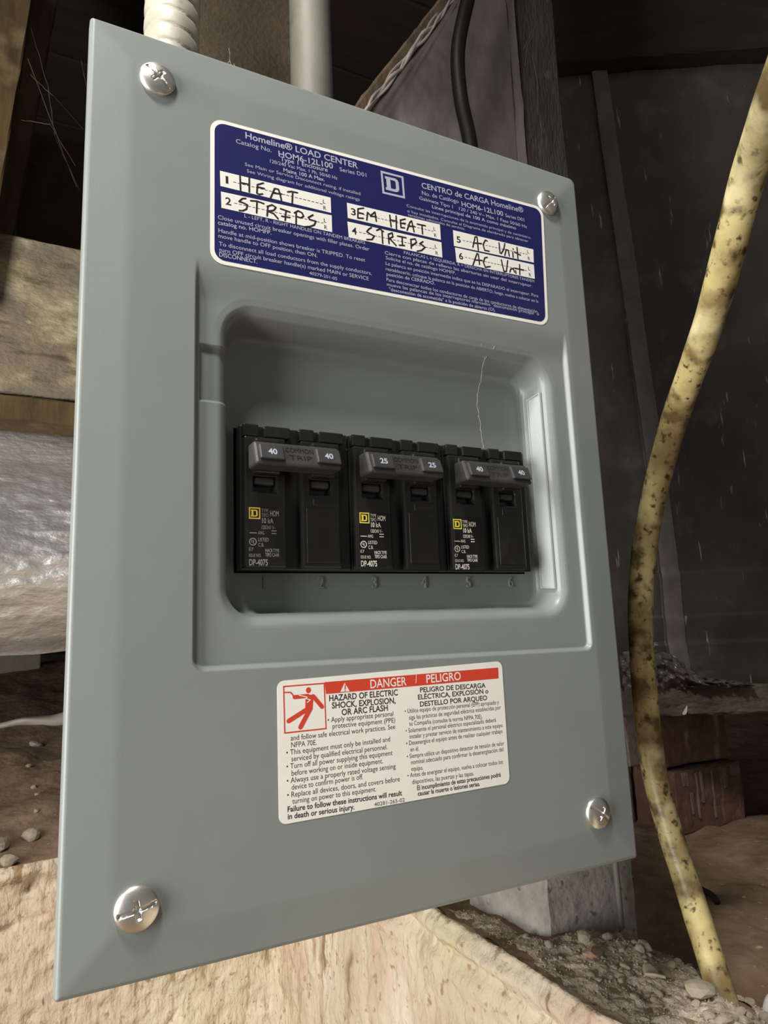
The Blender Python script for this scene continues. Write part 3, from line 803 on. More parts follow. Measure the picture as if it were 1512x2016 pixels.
# danger label
glabel = plate('danger_label', [(66.1, 84.4), (160.8, 86.2), (160.9, 39.2), (66.2, 37.9)], 2.6, FY, -1.14, M_WHITE)
glabel['label'] = 'white electric shock danger label with a red heading band'
Vq = [tuple(p) for p in PICT['band']]
fr = [Vector(p) for p in PICT['frame']]
b = len(Vq)
ins = [fr[0] + Vector((.45, -.45)), fr[1] + Vector((-.45, -.45)), fr[2] + Vector((-.45, .45)), fr[3] + Vector((.45, .45))]
Vq += [tuple(p) for p in fr] + [tuple(p) for p in ins]
Fq = [(0, 1, 2, 3)] + [(b + i, b + (i + 1) % 4, b + 4 + (i + 1) % 4, b + 4 + i) for i in range(4)]
flat_obj('red_band', Vq, Fq, -1.17, M_REDINK, glabel)
Vq, Fq = [], []
hx, hz = PICT['head']
Vq += [(hx + PICT['headr'] * math.cos(i * .39270), hz + 1.0 * math.sin(i * .39270)) for i in range(16)]
Fq.append(tuple(range(16)))
b = len(Vq); Vq += PICT['torso']; Fq.append((b, b + 1, b + 2, b + 3))
for p, q, wc in PICT['caps']:
    v2, f2 = ribbon([[p, q]], wc * .42)
    b = len(Vq); Vq += v2; Fq += [tuple(b + i for i in f) for f in f2]
v2, f2 = ribbon([PICT['wire']], .42)
b = len(Vq); Vq += v2; Fq += [tuple(b + i for i in f) for f in f2]
flat_obj('shock_pictogram', Vq, Fq, -1.19, M_REDINK, glabel)
v2, f2 = ribbon([PICT['bolt']], .3)
flat_obj('pictogram_spark', v2, f2, -1.225, M_WHITE, glabel)
flat_obj('warning_triangle', PICT['tri'], [(0, 1, 2)], -1.20, M_WHITE, glabel)
v2, f2 = ribbon([[PICT['bang'][0], PICT['bang'][1]], [PICT['dot'], (PICT['dot'][0] + .02, PICT['dot'][1])]], .42)
flat_obj('warning_mark', v2, f2, -1.225, M_REDINK, glabel)
print_obj('heading_lettering', RED_TEXT, -1.205, M_WHITE, glabel)
print_obj('black_lettering', BLACK_TEXT, -1.17, M_GREYINK, glabel)
adopt(panel, cover, enclosure, slot, dlabel, glabel, *screws, *nums)


# ------------------------------------------------------------------ circuit breakers
def ring_block(bm, x0, x1, z0, z1, hx0, hx1, hz0, hz1, yf, yb, bev):
    """block with a rectangular pocket through its face."""
    o = [(x0, z0), (x1, z0), (x1, z1), (x0, z1)]
    h = [(hx0, hz0), (hx1, hz0), (hx1, hz1), (hx0, hz1)]
    vo = [bm.verts.new((a, yf, c)) for a, c in o]
    vh = [bm.verts.new((a, yf, c)) for a, c in h]
    vob = [bm.verts.new((a, yb, c)) for a, c in o]
    vhb = [bm.verts.new((a, yf + 5, c)) for a, c in h]
    sharp = []
    for i in range(4):
        j = (i + 1) % 4
        bm.faces.new((vo[i], vo[j], vh[j], vh[i]))
        bm.faces.new((vo[j], vo[i], vob[i], vob[j]))
        bm.faces.new((vh[i], vh[j], vhb[j], vhb[i]))
    bm.faces.new(vhb)
    bm.faces.new(vob[::-1])
    bm.edges.ensure_lookup_table()
    es = [e for e in bm.edges if (e.verts[0] in vo and e.verts[1] in vo) or (e.verts[0] in vo and e.verts[1] in vob) or (e.verts[0] in vob and e.verts[1] in vo) or (e.verts[0] in vh and e.verts[1] in vh)]
    bmesh.ops.bevel(bm, geom=es, offset=bev, segments=2, affect='EDGES', profile=.5)


def tilt(o):
    """lean a piece of the handle face with the handles: its lower edge stands further out."""
    for v in o.data.vertices:
        v.co.y += (v.co.z - .168) / .009 * .0036 + .0012


def breaker(x0, amps, label, dim):
    t = thing('circuit_breaker', label, 'circuit breaker', (x0 + 22, 30, 123.4), 'two-pole circuit breakers in the panel')
    parts = []
    bm = bmesh.new()
    add_box(bm, x0, x0 + 43.8, 9.6, 60, 123.5, 177.7, bev=.5)                       # shoulders and case
    for k in (0, 1):
        px_ = x0 + 22 * k
        ring_block(bm, px_ + .7, px_ + 16.6, 124.0, 172.6, px_ + 4.2, px_ + 12.6, 152.0, 157.6, 6.0, 12, .65)
        add_box(bm, px_ + .7, px_ + 6.5, 7.0, 12, 172.8, 177.6, bev=.4)             # stepped top edge
        add_box(bm, px_ + 8.6, px_ + 18.6, 6.4, 12, 172.8, 177.2, bev=.4)
        add_box(bm, px_ + 3.6, px_ + 13.4, 2.0, 8, 157.9, 171.0, bev=.8)            # handle stem cheeks
    parts.append(bm_obj('breaker_body', bm, M_BLACK))
    for k in (0, 1):                                                                # rocker seen in the pocket under each handle
        px_ = x0 + 22 * k
        parts.append(box('rocker', (px_ + 4.35, px_ + 12.45, 6.6, 10.9, 154.6, 157.5), M_HANDLE, bev=.9))
    # blank plate of the right-hand pole, printed plate of the left-hand pole
    bp = box('blank_plate', (x0 + 24.4, x0 + 37.6, 5.72, 6.3, 126.0, 146.8), M_BLACK, bev=.2)
    parts.append(bp)
    parts.append(box('blank_plate', (x0 + 27.2, x0 + 37.8, 5.78, 6.3, 147.6, 150.4), M_BLACK, bev=.2))
    pp = box('printed_plate', (x0 + 1.6, x0 + 15.9, 5.8, 6.3, 125.2, 146.0), M_BLACK if dim else M_PLATE, bev=.15)
    parts.append(pp)
    y = 5.72
    zt = 146.2 - (0.9 if amps == '40' and x0 > 120 else 0)
    X0 = x0 + (2.2 if x0 < 140 else 1.2)
    Tm, Ym = (M_BTEXTDIM, M_YELLOWDIM) if dim else (M_BTEXT, M_YELLOW)
    ent = lambda s_, a, z_, b_, h, o=.0: (s_, X0 + a, z_, X0 + b_, z_, h, o)
    print_obj('breaker_lettering', [ent('TYPE', 4.7, zt - 2.0, 7.3, 1.3), ent('TIPO', 4.7, zt - 3.7, 7.3, 1.3), ent('HOM', 7.9, zt - 3.3, 11.3, 2.0, .02),
                                    ent('10 kA', 4.9, zt - 6.0, 9.2, 1.9, .02), ent('120/240 V~', 4.7, zt - 8.2, 9.9, 1.4),
                                    ent('AWG', 3.3, zt - 10.2, 5.6, 1.2), ent('LISTED', 3.4, zt - 12.7, 7.3, 1.3), ent('C.B.', 3.4, zt - 14.6, 5.5, 1.3),
                                    ent('E7', 0, zt - 16.2, 1.6, 1.2), ent('HACR TYPE', 6.0, zt - 16.6, 11.3, 1.3, .01), ent('TIPO CAAR', 6.0, zt - 18.2, 11.3, 1.3, .01),
                                    ent('ISSUE NO.', 0, zt - 18.4, 4.4, 1.2), ent('DP-4075', 0, zt - 21.4, 6.9, 2.2, .02)], y, Tm, pp)
    # UL style ring and wire strip gauge marks
    Vr, Fr = [], []
    n = 24
    cxr, czr, ro, ri = X0 + 1.4, zt - 12.9, 1.4, 1.08
    for i in range(n):
        a = i * 2 * math.pi / n
        Vr += [(cxr + ro * math.cos(a), czr + ro * math.sin(a)), (cxr + ri * math.cos(a), czr + ri * math.sin(a))]
    for i in range(n):
        j = (i + 1) % n
        Fr.append((2 * i, 2 * j, 2 * j + 1, 2 * i + 1))
    for (a0, a1, z0, z1) in ((.2, 2.9, 9.85, 9.55), (8.4, 10.3, 8.9, 8.55), (8.4, 10.3, 9.9, 9.55)):
        b = len(Vr)
        Vr += [(X0 + a0, zt - z0), (X0 + a1, zt - z0), (X0 + a1, zt - z1), (X0 + a0, zt - z1)]
        Fr.append((b, b + 1, b + 2, b + 3))
    flat_obj('certification_mark', Vr, Fr, y, Tm, pp)
    print_obj('certification_letters', [('U', cxr - .75, czr - .1, cxr, czr - .25, 1.0, .02), ('L', cxr + .02, czr - .55, cxr + .6, czr - .7, 1.0, .02)], y - .01, Tm, pp)
    # emblem
    ex, ez, es = X0, zt - 4.6, 4.25
    Ve = [(ex, ez), (ex + es, ez), (ex + es, ez + es), (ex, ez + es), (ex + .45, ez + .45), (ex + es - .45, ez + .45), (ex + es - .45, ez + es - .45), (ex + .45, ez + es - .45)]
    Fe = [(i, (i + 1) % 4, (i + 1) % 4 + 4, i + 4) for i in range(4)]
    dmark((ex, ez), (es, 0), (0, es), Ve, Fe)
    flat_obj('square_d_emblem', Ve, Fe, y, Ym, pp)
    # handle tie bar bridging both poles
    bm = bmesh.new()
    a0, a1 = x0 + 1.0, x0 + 33.9
    add_box(bm, a0, a1, -5.2, 2.6, 158.9, 168.0, bev=1.0)
    tie = bm_obj('handle_tie', bm, M_HANDLE)
    for v in tie.data.vertices:                                                     # leans up as the handles do
        f_ = min(1, max(0, (.002 - v.co.y) / .005))
        v.co.y += f_ * ((v.co.z - .168) / .009 * .0036 + .0012)
    parts.append(tie)
    for a, b in ((a0 + 1.6, a0 + 10.6), (a0 + 23.0, a0 + 32.4)):
        th = box('rated_handle', (a, b, -6.5, -4.5, 160.9, 166.7), M_HANDLE, tie, bev=.45)
        for v in th.data.vertices:
            v.co.y += (v.co.z - .168) / .009 * .0036 + .0012
        tilt(print_obj('rating', [(amps, a + 3.0, 162.8, a + 6.3, 162.8, 2.1, .03)], -6.56, M_WTEXT, tie))
    tilt(print_obj('molded_lettering', [('COMMON', a0 + 11.6, 164.4, a0 + 22.2, 164.4, 1.9, .0), ('TRIP', a0 + 12.6, 161.4, a0 + 21.2, 161.4, 1.9, .0)], -5.28, M_BLACK, tie))
    adopt(t, *parts)
    return t


breaker(56.4, '40', 'black two-pole breaker at the left end, handles marked 40, over embossed 1 and 2', True)
breaker(100.4, '25', 'black two-pole breaker in the middle, handles marked 25, over embossed 3 and 4', False)
breaker(144.4, '40', 'black two-pole breaker at the right end, handles marked 40, beside the bright latch slot', False)
# ------------------------------------------------------------------ supports behind the panel
def beam_obj(name, p0, p1, wv, dv, mat, label=None, cat=None, group=None, bev=1.5, jitter=0.6, n=24):
    """timber from p0 to p1 (mm); wv, dv: full section vectors; edges are slightly worn."""
    p0, p1, wv, dv = Vector(p0), Vector(p1), Vector(wv), Vector(dv)
    sec = []
    b = bev
    W, D = wv.length, dv.length
    wn, dn = wv / W, dv / D
    for (a, c) in ((b, 0), (W - b, 0), (W, b), (W, D - b), (W - b, D), (b, D), (0, D - b), (0, b)):
        sec.append(wn * a + dn * c)
    vs, fs = [], []
    for i in range(n + 1):
        p = p0.lerp(p1, i / n)
        for k, s_ in enumerate(sec):
            j = Vector((rng.uniform(-1, 1), rng.uniform(-1, 1), rng.uniform(-1, 1))) * jitter
            vs.append(tuple(p + s_ + j))
        if i:
            o0, o1 = (i - 1) * 8, i * 8
            fs += [(o0 + k, o0 + (k + 1) % 8, o1 + (k + 1) % 8, o1 + k) for k in range(8)]
    fs.append(tuple(range(7, -1, -1)))
    fs.append(tuple(range(n * 8, n * 8 + 8)))
    o = mesh_obj(name, vs, fs, mat)
    bm = bmesh.new(); bm.from_mesh(o.data); bmesh.ops.recalc_face_normals(bm, faces=bm.faces); bm.to_mesh(o.data); bm.free()
    return tag(o, label, cat, group)


beam_obj('timber_post', (299.5, 116, 26), (299.5, 116, 1188), (38, 0, 0), (0, 89, 0), M_STUD, 'grey weathered timber post rising behind the upper right corner of the panel', 'post')
pier = beam_obj('pier_block', (267, 116, -140), (267, 116, 25), (72, 0, 0), (0, 84, 0), M_PIER, 'pale grey pier block standing in rubble under the lower right of the panel', 'block', bev=2.5, n=14)
tag(box('mounting_board', (20, 316, 97.2, 115.6, 30, 288), M_WOODBROWN, bev=1), 'brown board behind the electrical panel', 'board')
tag(tube('grey_wire', [(318.6, 110, -96), (318.2, 110, -60), (316.5, 109, -20), (314, 109, 40)], 1.9, M_PVC, res=8), 'thin grey wire standing against the shaded face of the pier block', 'wire')

# flexible conduit: spiral ribs, wavy profile along its length
pitch = 8.4


def rib(s_):
    f = (s_ / pitch) % 1.0
    return 1.0 + .028 * math.sin(math.pi * min(1, f * 1.1)) ** .7 - (.05 if f > .92 else 0)


vs, fs = [], []
res, nst = 40, 420
for i in range(nst + 1):
    L_ = i * .72
    z = 314 + L_
    xo = 33.8 + 2.2 * math.sin(L_ / 70) - .012 * L_ + 2.3
    for k in range(res):
        a = 2 * math.pi * k / res
        r = 12.0 * rib(L_ + pitch * k / res)
        vs.append((xo + r * math.cos(a), 50 + r * math.sin(a), z))
    if i:
        fs += [((i - 1) * res + k, (i - 1) * res + (k + 1) % res, i * res + (k + 1) % res, i * res + k) for k in range(res)]
fs.append(tuple(range(res))[::-1]); fs.append(tuple(range(nst * res, nst * res + res)))
tag(mesh_obj('flexible_conduit', vs, fs, M_CONDUIT, smooth=True), 'pale ribbed flexible conduit entering the top of the panel at the left', 'conduit')
tag(tube('plastic_pipe', [(109.5, 60, 314), (109.3, 60.5, 420), (109, 61, 560), (109, 62, 760)], 10.9, M_PVC, res=28), 'dusty grey plastic pipe entering the top of the panel at its middle', 'pipe')
beam_obj('upright_plank', (70, 160, 340), (68, 160, 1188), (92, 0, 0), (0, 36, 0), M_WOODBROWN, 'wide brown upright plank between the ribbed conduit and the plastic pipe', 'plank')
bx = Vector((.538, 0, .843))
bp_ = Vector((.843, 0, -.538))
beam_obj('diagonal_brace', Vector((182.6, 160, 470)) - bx * 30, Vector((182.6, 160, 470)) + bx * 178, bp_ * 36, (0, 36, 0), M_WOODDARK, 'dark brown diagonal brace sloping up beside the plastic sheet', 'brace')
tag(tube('black_cable', [(246, 106, 326), (243, 103, 366), (236.9, 100, 415.4), (231, 99, 446), (231.4, 99, 482), (242.6, 99, 526.8), (260, 98, 585), (276, 94, 660), (284, 84, 800)], 4.9, M_CABLE, res=16), 'black cable hanging in front of the dusty plastic sheet', 'cable')

# dusty plastic sheet: from the brace over the side of the timber post
zs_ = np.linspace(405, 640, 110)
us_ = np.linspace(0, 1, 110)
U, Zf = np.meshgrid(us_, zs_, indexing='ij')
xb = np.minimum(192.5 + (Zf - 465.7) * .629, 291)
t1 = .86
Xf = np.where(U < t1, xb + (296.6 - xb) * (U / t1), 297.6)
Yf = np.where(U < t1, 156.5 + (124 - 156.5) * (U / t1), 124 + (113.6 - 124) * ((U - t1) / (1 - t1)))
wv_ = fbm(Xf / 26, Zf / 45, Yf / 30, 4) * 2.6
fold = 4.6 * np.exp(-((U - .055) / .03) ** 2) * (1 + .5 * vnoise(Zf / 14, U * 3, U)) + 2.6 * np.exp(-((U - .11) / .02) ** 2) * (1 + vnoise(Zf / 9, U, U * 2))
Yf = Yf - fold * .3 * (U < t1) + np.where(U < t1, np.minimum(wv_ * .6 - 1.6, 1), 0)
Xf = Xf + np.where(U >= t1, -np.abs(wv_) * .8 - .3, 0)
tag(grid_obj('plastic_sheet', np.stack([Xf, Yf, Zf], -1), M_FILMG, flip=True), 'dusty grey plastic sheet draped from the diagonal brace to the timber post', 'plastic sheet')

sh_ = bpy.data.objects['plastic_sheet']
for r_, n_, dz_, ph in ((1.7, 14, 0, 0), (1.2, 14, 2.4, 2), (.9, 12, -1.6, 4)):  # thin pale strips added as the highlight on the fold
    fp = []
    for k in range(n_):
        q = Vector((190.5, 152.6, 466.5 - dz_)) + bx * (-34 + k * 14) + bp_ * (1.5 * math.sin(k * 1.3 + ph) + rng.uniform(-.7, .7)) + Vector((0, rng.uniform(-.5, .5), 0))
        fp.append(tuple(q))
    fo_ = tube('fold_glint', fp, r_, M_FOLDGLINT, sh_, res=8, sub=3, prof=lambda s_, ph=ph: .75 + .4 * math.sin(s_ / 13 + ph) * math.sin(s_ / 7.3))
    fo_['label'] = 'highlight on the sheet fold along the brace, made as pale strips'

# ------------------------------------------------------------------ left background
beam_obj('timber_beam', (-420, 600, 378), (480, 600, 368), (0, 0, 187), (0, 45, 0), M_WOODTAN, 'dusty tan horizontal timber beam left of the panel', 'beam', n=40)
beam_obj('ledger_strip', (-420, 591, 346), (480, 591, 336), (0, 0, 27), (0, 50, 0), M_PLANK, 'thin brown ledger strip along the bottom of the tan beam', 'strip', n=40)
d_ = Vector((.0802, 0, .9968))
beam_obj('leaning_plank', Vector((-53.8, 574, 595.6)) - d_ * 130 - Vector((120, 0, 0)), Vector((-53.8, 574, 595.6)) + d_ * 560 - Vector((120, 0, 0)), (120, 0, 0), (0, 24, 0), M_PLANK, 'dusty brown plank leaning at the upper left edge', 'plank')
d_ = Vector((.102, 0, .9948))
beam_obj('dark_plank', Vector((-41, 662, 610)) - d_ * 60 - Vector((110, 0, 0)), Vector((-41, 662, 610)) + d_ * 520 - Vector((110, 0, 0)), (110, 0, 0), (0, 24, 0), M_WOODDARK, 'dark brown plank just right of the dusty leaning plank', 'plank')
beam_obj('blocking_board', (-43, 750, 540), (-43, 750, 806), (150, 0, 0), (0, 38, 0), M_WOODBROWN, 'dim brown blocking board standing behind the tan beam', 'board')

# foil faced insulation hanging below the beam
t = np.linspace(-430, 480, 300)
s = np.linspace(0, 1, 120)
T, S = np.meshgrid(t, s, indexing='ij')
Zf = 366 - 272 * S + 5 * vnoise(T / 60, T * 0, T * 0 + 8) * S
Yf = 652 - 62 * np.sin(np.clip(S, 0, 1) ** 1.5 * math.pi) ** 1.2 + 22 * sstep(.93, 1, S)
cr_ = fbm(T / 55, S * 14, T * 0 + 5, 3, .6) * 3.0 + (1 - np.abs(vnoise(T / 30, S * 22, T * 0 + 1))) * 2.0
Yf = Yf - cr_ * sstep(.05, .4, S) - .0006 * (T - 100) ** 2 * .0
fo = grid_obj('foil_insulation', np.stack([T, Yf, Zf], -1), M_FOIL, flip=False)
tag(fo, 'crinkled silver foil insulation bulging below the tan beam', 'insulation')
tag(box('concrete_block', (-220, 24, 1300, 1440, 40, 95), M_BLOCK, bev=3), 'grey block on the ground under the foil insulation', 'block')
t = np.linspace(-300, 200, 120)
s = np.linspace(0, 1, 26)
T, S = np.meshgrid(t, s, indexing='ij')
Zt = -6 + 26 * sstep(30, 120, T) + 4 * vnoise(T / 40, S * 0, S * 0)
Zf = Zt - S * (10 + 40 * sstep(-30, 90, T)) + 3 * np.sin(S * 9 + T / 50)
Zf = np.maximum(Zf, earth_z(T, 945 + 0 * T) - 4)
Yf = 950 - 14 * np.sin(S * 6.0 + T / 90) - 16 * S + 4 * vnoise(T / 25, S * 4, S)
tag(grid_obj('pale_plastic_sheet', np.stack([T, Yf, Zf], -1), M_SHEET), 'pale plastic sheet lying in folds on the brown bank left of the panel', 'plastic sheet')

# ------------------------------------------------------------------ right background
O_ = np.array([536.0, 300.0]); DU = np.array([.866, -.5]); DN = np.array([-.5, -.866])   # along the film wall, and off it towards the room
us_ = np.concatenate([np.arange(-46, 0, 4), np.arange(0, 75, 1.0), np.arange(75, 470, 4)])
zs_ = np.concatenate([np.arange(7, 180, 1.6), np.arange(180, 700, 4), np.arange(700, 738, 4)])
U, Zf = np.meshgrid(us_, zs_, indexing='ij')
cen_ = np.interp(Zf, [80, 164, 272, 635, 1200], [50, 52, 50, 37, 15])
h = 4.0 * (sstep(9.5, 7.5, np.abs(U - cen_)))
h += 3.0 * fbm(U / 60, Zf / 120, U * 0 + 2, 4)
h += .7 * vnoise(U / 4.2, Zf / 60, U * 0 + 6) * sstep(55, 80, U) * sstep(120, 180, Zf) * sstep(520, 360, Zf)
h += 2.6 * (1 - np.abs(vnoise(U / 7, Zf / 5, U * 0 + 3))) * np.exp(-((U - 16) / 12) ** 2 - ((Zf - 348) / 20) ** 2)
for zc, a in ((148, 2.2), (104, 1.6), (77, 2.4)):
    h += a * sstep(zc + 1.2, zc - 1.2, Zf) * sstep(10, 34, U)
h += 4.0 * (1 - np.abs(vnoise(U / 9, Zf / 7, U * 0 + 4))) * sstep(74, 50, Zf) * sstep(80, 20, np.abs(U - 20))
P_ = np.stack([O_[0] + DU[0] * U + DN[0] * h, O_[1] + DU[1] * U + DN[1] * h, Zf], -1)
tag(grid_obj('vapor_barrier', P_, M_FILM, flip=True), 'black plastic vapor barrier over the wall right of the panel', 'vapor barrier')


tp = np.linspace(9, 736, 160)
T, S = np.meshgrid(tp, np.linspace(-9, 9, 7), indexing='ij')
uc = np.interp(T, [9, 80, 164, 272, 635, 1200], [50, 50, 52, 50, 37, 15]) + S
hh = 4.0 + 3.0 * fbm(uc / 60, T / 120, uc * 0 + 2, 4) + 1.6 - .9 * (np.abs(S) > 8.5)
for zc, a in ((148, 2.2), (104, 1.6), (77, 2.4)):
    hh += a * sstep(zc + 1.2, zc - 1.2, T) * sstep(10, 34, uc)
hh += 4.0 * (1 - np.abs(vnoise(uc / 9, T / 7, uc * 0 + 4))) * sstep(74, 50, T) * sstep(80, 20, np.abs(uc - 20))
vb = bpy.data.objects['vapor_barrier']
grid_obj('seam_tape', np.stack([O_[0] + DU[0] * uc + DN[0] * hh, O_[1] + DU[1] * uc + DN[1] * hh, T], -1), M_SEAM, vb, flip=False)['label'] = 'paler vertical seam strip'


def wall_pt(u, n, z):
    return (O_[0] + DU[0] * u + DN[0] * n, O_[1] + DU[1] * u + DN[1] * n, z)


a0 = Vector(wall_pt(-120, 6, 9)); a1 = Vector(wall_pt(430, 6, 7))
beam_obj('sill_board', a0, a1, (0, 0, 27), tuple(Vector((DN[0], DN[1], 0)) * 16), M_SILL, 'dusty brown sill board along the foot of the black plastic', 'board', n=60, jitter=.9)
a0 = Vector(wall_pt(-30, -22, 742)); a1 = Vector(wall_pt(440, -22, 742))
beam_obj('overhead_joist', a0, a1, (0, 0, 190), tuple(Vector((DN[0], DN[1], 0)) * 40), M_JOIST, 'dark overhead joist at the upper right corner', 'joist', n=30)
# crumpled clear film bunched above the sill
U, S = np.meshgrid(np.linspace(-12, 112, 90), np.linspace(0, 1, 40), indexing='ij')
top = np.interp(U, [-12, 10, 30, 40, 64, 112], [70, 74, 70, 66, 44, 37])
Zf = 33 + (top - 33) * S
nn = 19 + 8 * np.sin(S * 3.0) + 7 * (1 - np.abs(vnoise(U / 8 + S * 2, S * 4, U * 0 + 2))) + 3 * vnoise(U / 3, S * 9, U * 0)
P_ = np.stack([O_[0] + DU[0] * U + DN[0] * nn, O_[1] + DU[1] * U + DN[1] * nn, Zf], -1)
tag(grid_obj('crumpled_film', P_, M_FILMG, flip=True, smooth=False), 'shiny crumpled plastic bunched on the sill behind the yellow tube', 'plastic film')
bm = bmesh.new()
for k in range(7):
    a = k / 6 * 1.9
    for r in (4.2, 5.0 + .5 * math.sin(k)):
        for n_ in (0, 1.0):
            bm.verts.new(Vector(wall_pt(44 + r * math.cos(a + 4.6), 23.5 + n_, 16 + r * math.sin(a + 4.6) * 1.3)))
bm.verts.ensure_lookup_table()
bmesh.ops.convex_hull(bm, input=bm.verts)
tag(bm_obj('paint_flake', bm, M_CAPWHITE), 'small white curled flake on the sill board right of the yellow tube', 'flake')

# brick pier under the black plastic
bp_t = thing('brick_pier', 'low pier of worn red bricks under the black plastic, right of the yellow tube', 'brick pier', (610, 345, -112))


def brick(x0, x1, y0, y1, z0, z1, mat, seed):
    bm = bmesh.new()
    add_box(bm, x0, x1, y0, y1, z0, z1, bev=2.2, seg=2)
    bmesh.ops.subdivide_edges(bm, edges=[e for e in bm.edges if e.calc_length() > 30], cuts=5, use_grid_fill=True)
    r_ = random.Random(seed)
    for v in bm.verts:
        v.co += Vector((r_.uniform(-.8, .8), r_.uniform(-.8, .8), r_.uniform(-.8, .8)))
    return bm_obj('brick', bm, mat)


br_ = [brick(566, 684, 306, 400, -50, 3, M_BRICK, 1), brick(528, 558, 300, 392, -42, 8, M_BRICKGREY, 2), brick(588, 692, 300, 396, -116, -54, M_BRICK, 3), brick(540, 584, 352, 440, -112, -54, M_BRICK, 4)]
bm = bmesh.new()
for (x, z0, z1, wv_) in ((604, -70, -57, 9), (621, -103, -58, 2.4), (628, -88, -57, 3.6), (645, -106, -57, 2.6), (665, -78, -58, 7), (611, -98, -76, 4), (679, -68, -56, 9)):
    add_box(bm, x - wv_ / 2, x + wv_ / 2, 299.0, 301.5, z0, z1, bev=.8)
for v in bm.verts:
    v.co += Vector((rng.uniform(-.9, .9), rng.uniform(-.4, .4), rng.uniform(-1.5, 1.5)))
br_.append(bm_obj('mortar_scars', bm, M_MORTAR))
br_[-1]['label'] = 'pale ridges of old mortar on the lower brick'
adopt(bp_t, *br_)

# ------------------------------------------------------------------ foreground tube
tag(tube('yellowed_tube', [(330, 60, 1185), (330, 50, 900), (304, -120, 620), (232, -190, 420), (188, -165, 325), (194, -140, 295), (208.9, -120, 286.1), (224.4, -100, 281.3), (246, -75, 277), (270.6, -34, 241), (300.2, 20, 201.9), (306.1, 50, 146.9), (305.2, 60, 92.2), (315.2, 70, 19.7), (318.2, 65, -18.4), (318.3, 55, -50), (308, 32, -92), (303, 22, -118)], 7.0, M_TUBE, res=24, sub=12,
     prof=lambda s_: 1 + .025 * math.sin(s_ / 9) * math.sin(s_ / 23)), 'yellowed plastic tube with brown stains curving down right of the panel', 'tube')

# ------------------------------------------------------------------ rubble and loose bits
def rock_mesh(seed, flatness):
    bm = bmesh.new()
    bmesh.ops.create_icosphere(bm, subdivisions=2, radius=1)
    r_ = random.Random(seed)
    ax = [Vector((r_.gauss(0, 1), r_.gauss(0, 1), r_.gauss(0, 1))).normalized() for _ in range(9)]
    lim = [r_.uniform(.55, .95) for _ in ax]
    for v in bm.verts:
        for a, l in zip(ax, lim):
            d = v.co.dot(a)
            if d > l:
                v.co -= a * (d - l)
        v.co.z *= flatness
    me = bpy.data.meshes.new('loose_stone')
    bm.to_mesh(me)
    bm.free()
    return me


rocks = [rock_mesh(i, f) for i, f in enumerate((.8, .6, .9, .5, .7, .75))]
for me in rocks:
    me.materials.append(M_STONE)
pink = rock_mesh(77, .5); pink.materials.append(M_STONEPINK)


def ground_at(x, y):
    a, b = np.array([[float(x)]]), np.array([[float(y)]])
    z = earth_z(a, b) + fbm(a / 55, b / 55, a * 0 + 2.2, 5, .55) * 5 + 10 * np.exp(-((a - 312) / 34) ** 2 - ((b - 88) / 34) ** 2)
    return float(z[0, 0])


# grey crumbs heaped at the foot of the pier block: a dusty patch with loose grains, nobody could count them
U, V_ = np.meshgrid(np.linspace(244, 348, 94), np.linspace(-40, 190, 150), indexing='ij')
hz = earth_z(U, V_) + fbm(U / 55, V_ / 55, U * 0 + 2.2, 5, .55) * 5 + 10 * np.exp(-((U - 312) / 34) ** 2 - ((V_ - 88) / 34) ** 2)
edge = np.minimum(np.minimum((U - 243) / 6, (348 - U) / 16), np.minimum((V_ + 40) / 30, (190 - V_) / 12)) + .5 * fbm(U / 14, V_ / 14, U * 0, 3)
hz = hz + np.clip(edge, -1, 1) * 1.6 + fbm(U / 5, V_ / 5, U * 0 + 3, 3) * .8 - 1.0
keep_ = (edge[:-1, :-1] > -.5) & ~((U[:-1, :-1] > 260) & (V_[:-1, :-1] > 110)) & (np.hypot(U - 306, V_ - 30)[:-1, :-1] > 13)
crumbs = grid_obj('crumb_heap', np.stack([U, V_, hz], -1), M_CRUMB, keep=keep_, smooth=False)
vs = [tuple(v.co * 1000) for v in crumbs.data.vertices]
fs = [tuple(p.vertices) for p in crumbs.data.polygons]
base_n = len(vs)
for k in range(1500):
    c = Vector(vs[rng.randrange(base_n)]) + Vector((rng.uniform(-1, 1), rng.uniform(-1, 1), .25))
    r_ = rng.uniform(.25, .95)
    b = len(vs)
    for q in ((1, 0, 0), (-1, 0, 0), (0, 1, 0), (0, -1, 0), (0, 0, .8), (0, 0, -.8)):
        vs.append(tuple(c + Vector(q) * r_ * rng.uniform(.6, 1.2)))
    for i, j in ((0, 2), (2, 1), (1, 3), (3, 0)):
        fs += [(b + i, b + j, b + 4), (b + j, b + i, b + 5)]
me_ = bpy.data.meshes.new('crumb_heap')
me_.from_pydata([tuple(.001 * c for c in v) for v in vs], [], fs)
me_.materials.append(M_CRUMB)
crumbs.data = me_
tag(crumbs, 'grey crumbs and dust heaped around the foot of the pier block', 'rubble', kind='stuff')


def stone(x, y, r, me, label, group=None, name='loose_stone'):
    o = bpy.data.objects.new(name, me)
    COL.objects.link(o)
    o.location = (x * .001, y * .001, (ground_at(x, y) + r * .35) * .001)
    o.scale = (r * .001 * rng.uniform(.85, 1.25), r * .001 * rng.uniform(.85, 1.2), r * .001)
    o.rotation_euler = (rng.uniform(-.3, .3), rng.uniform(-.3, .3), rng.uniform(0, 6.28))
    return tag(o, label, 'stone', group)


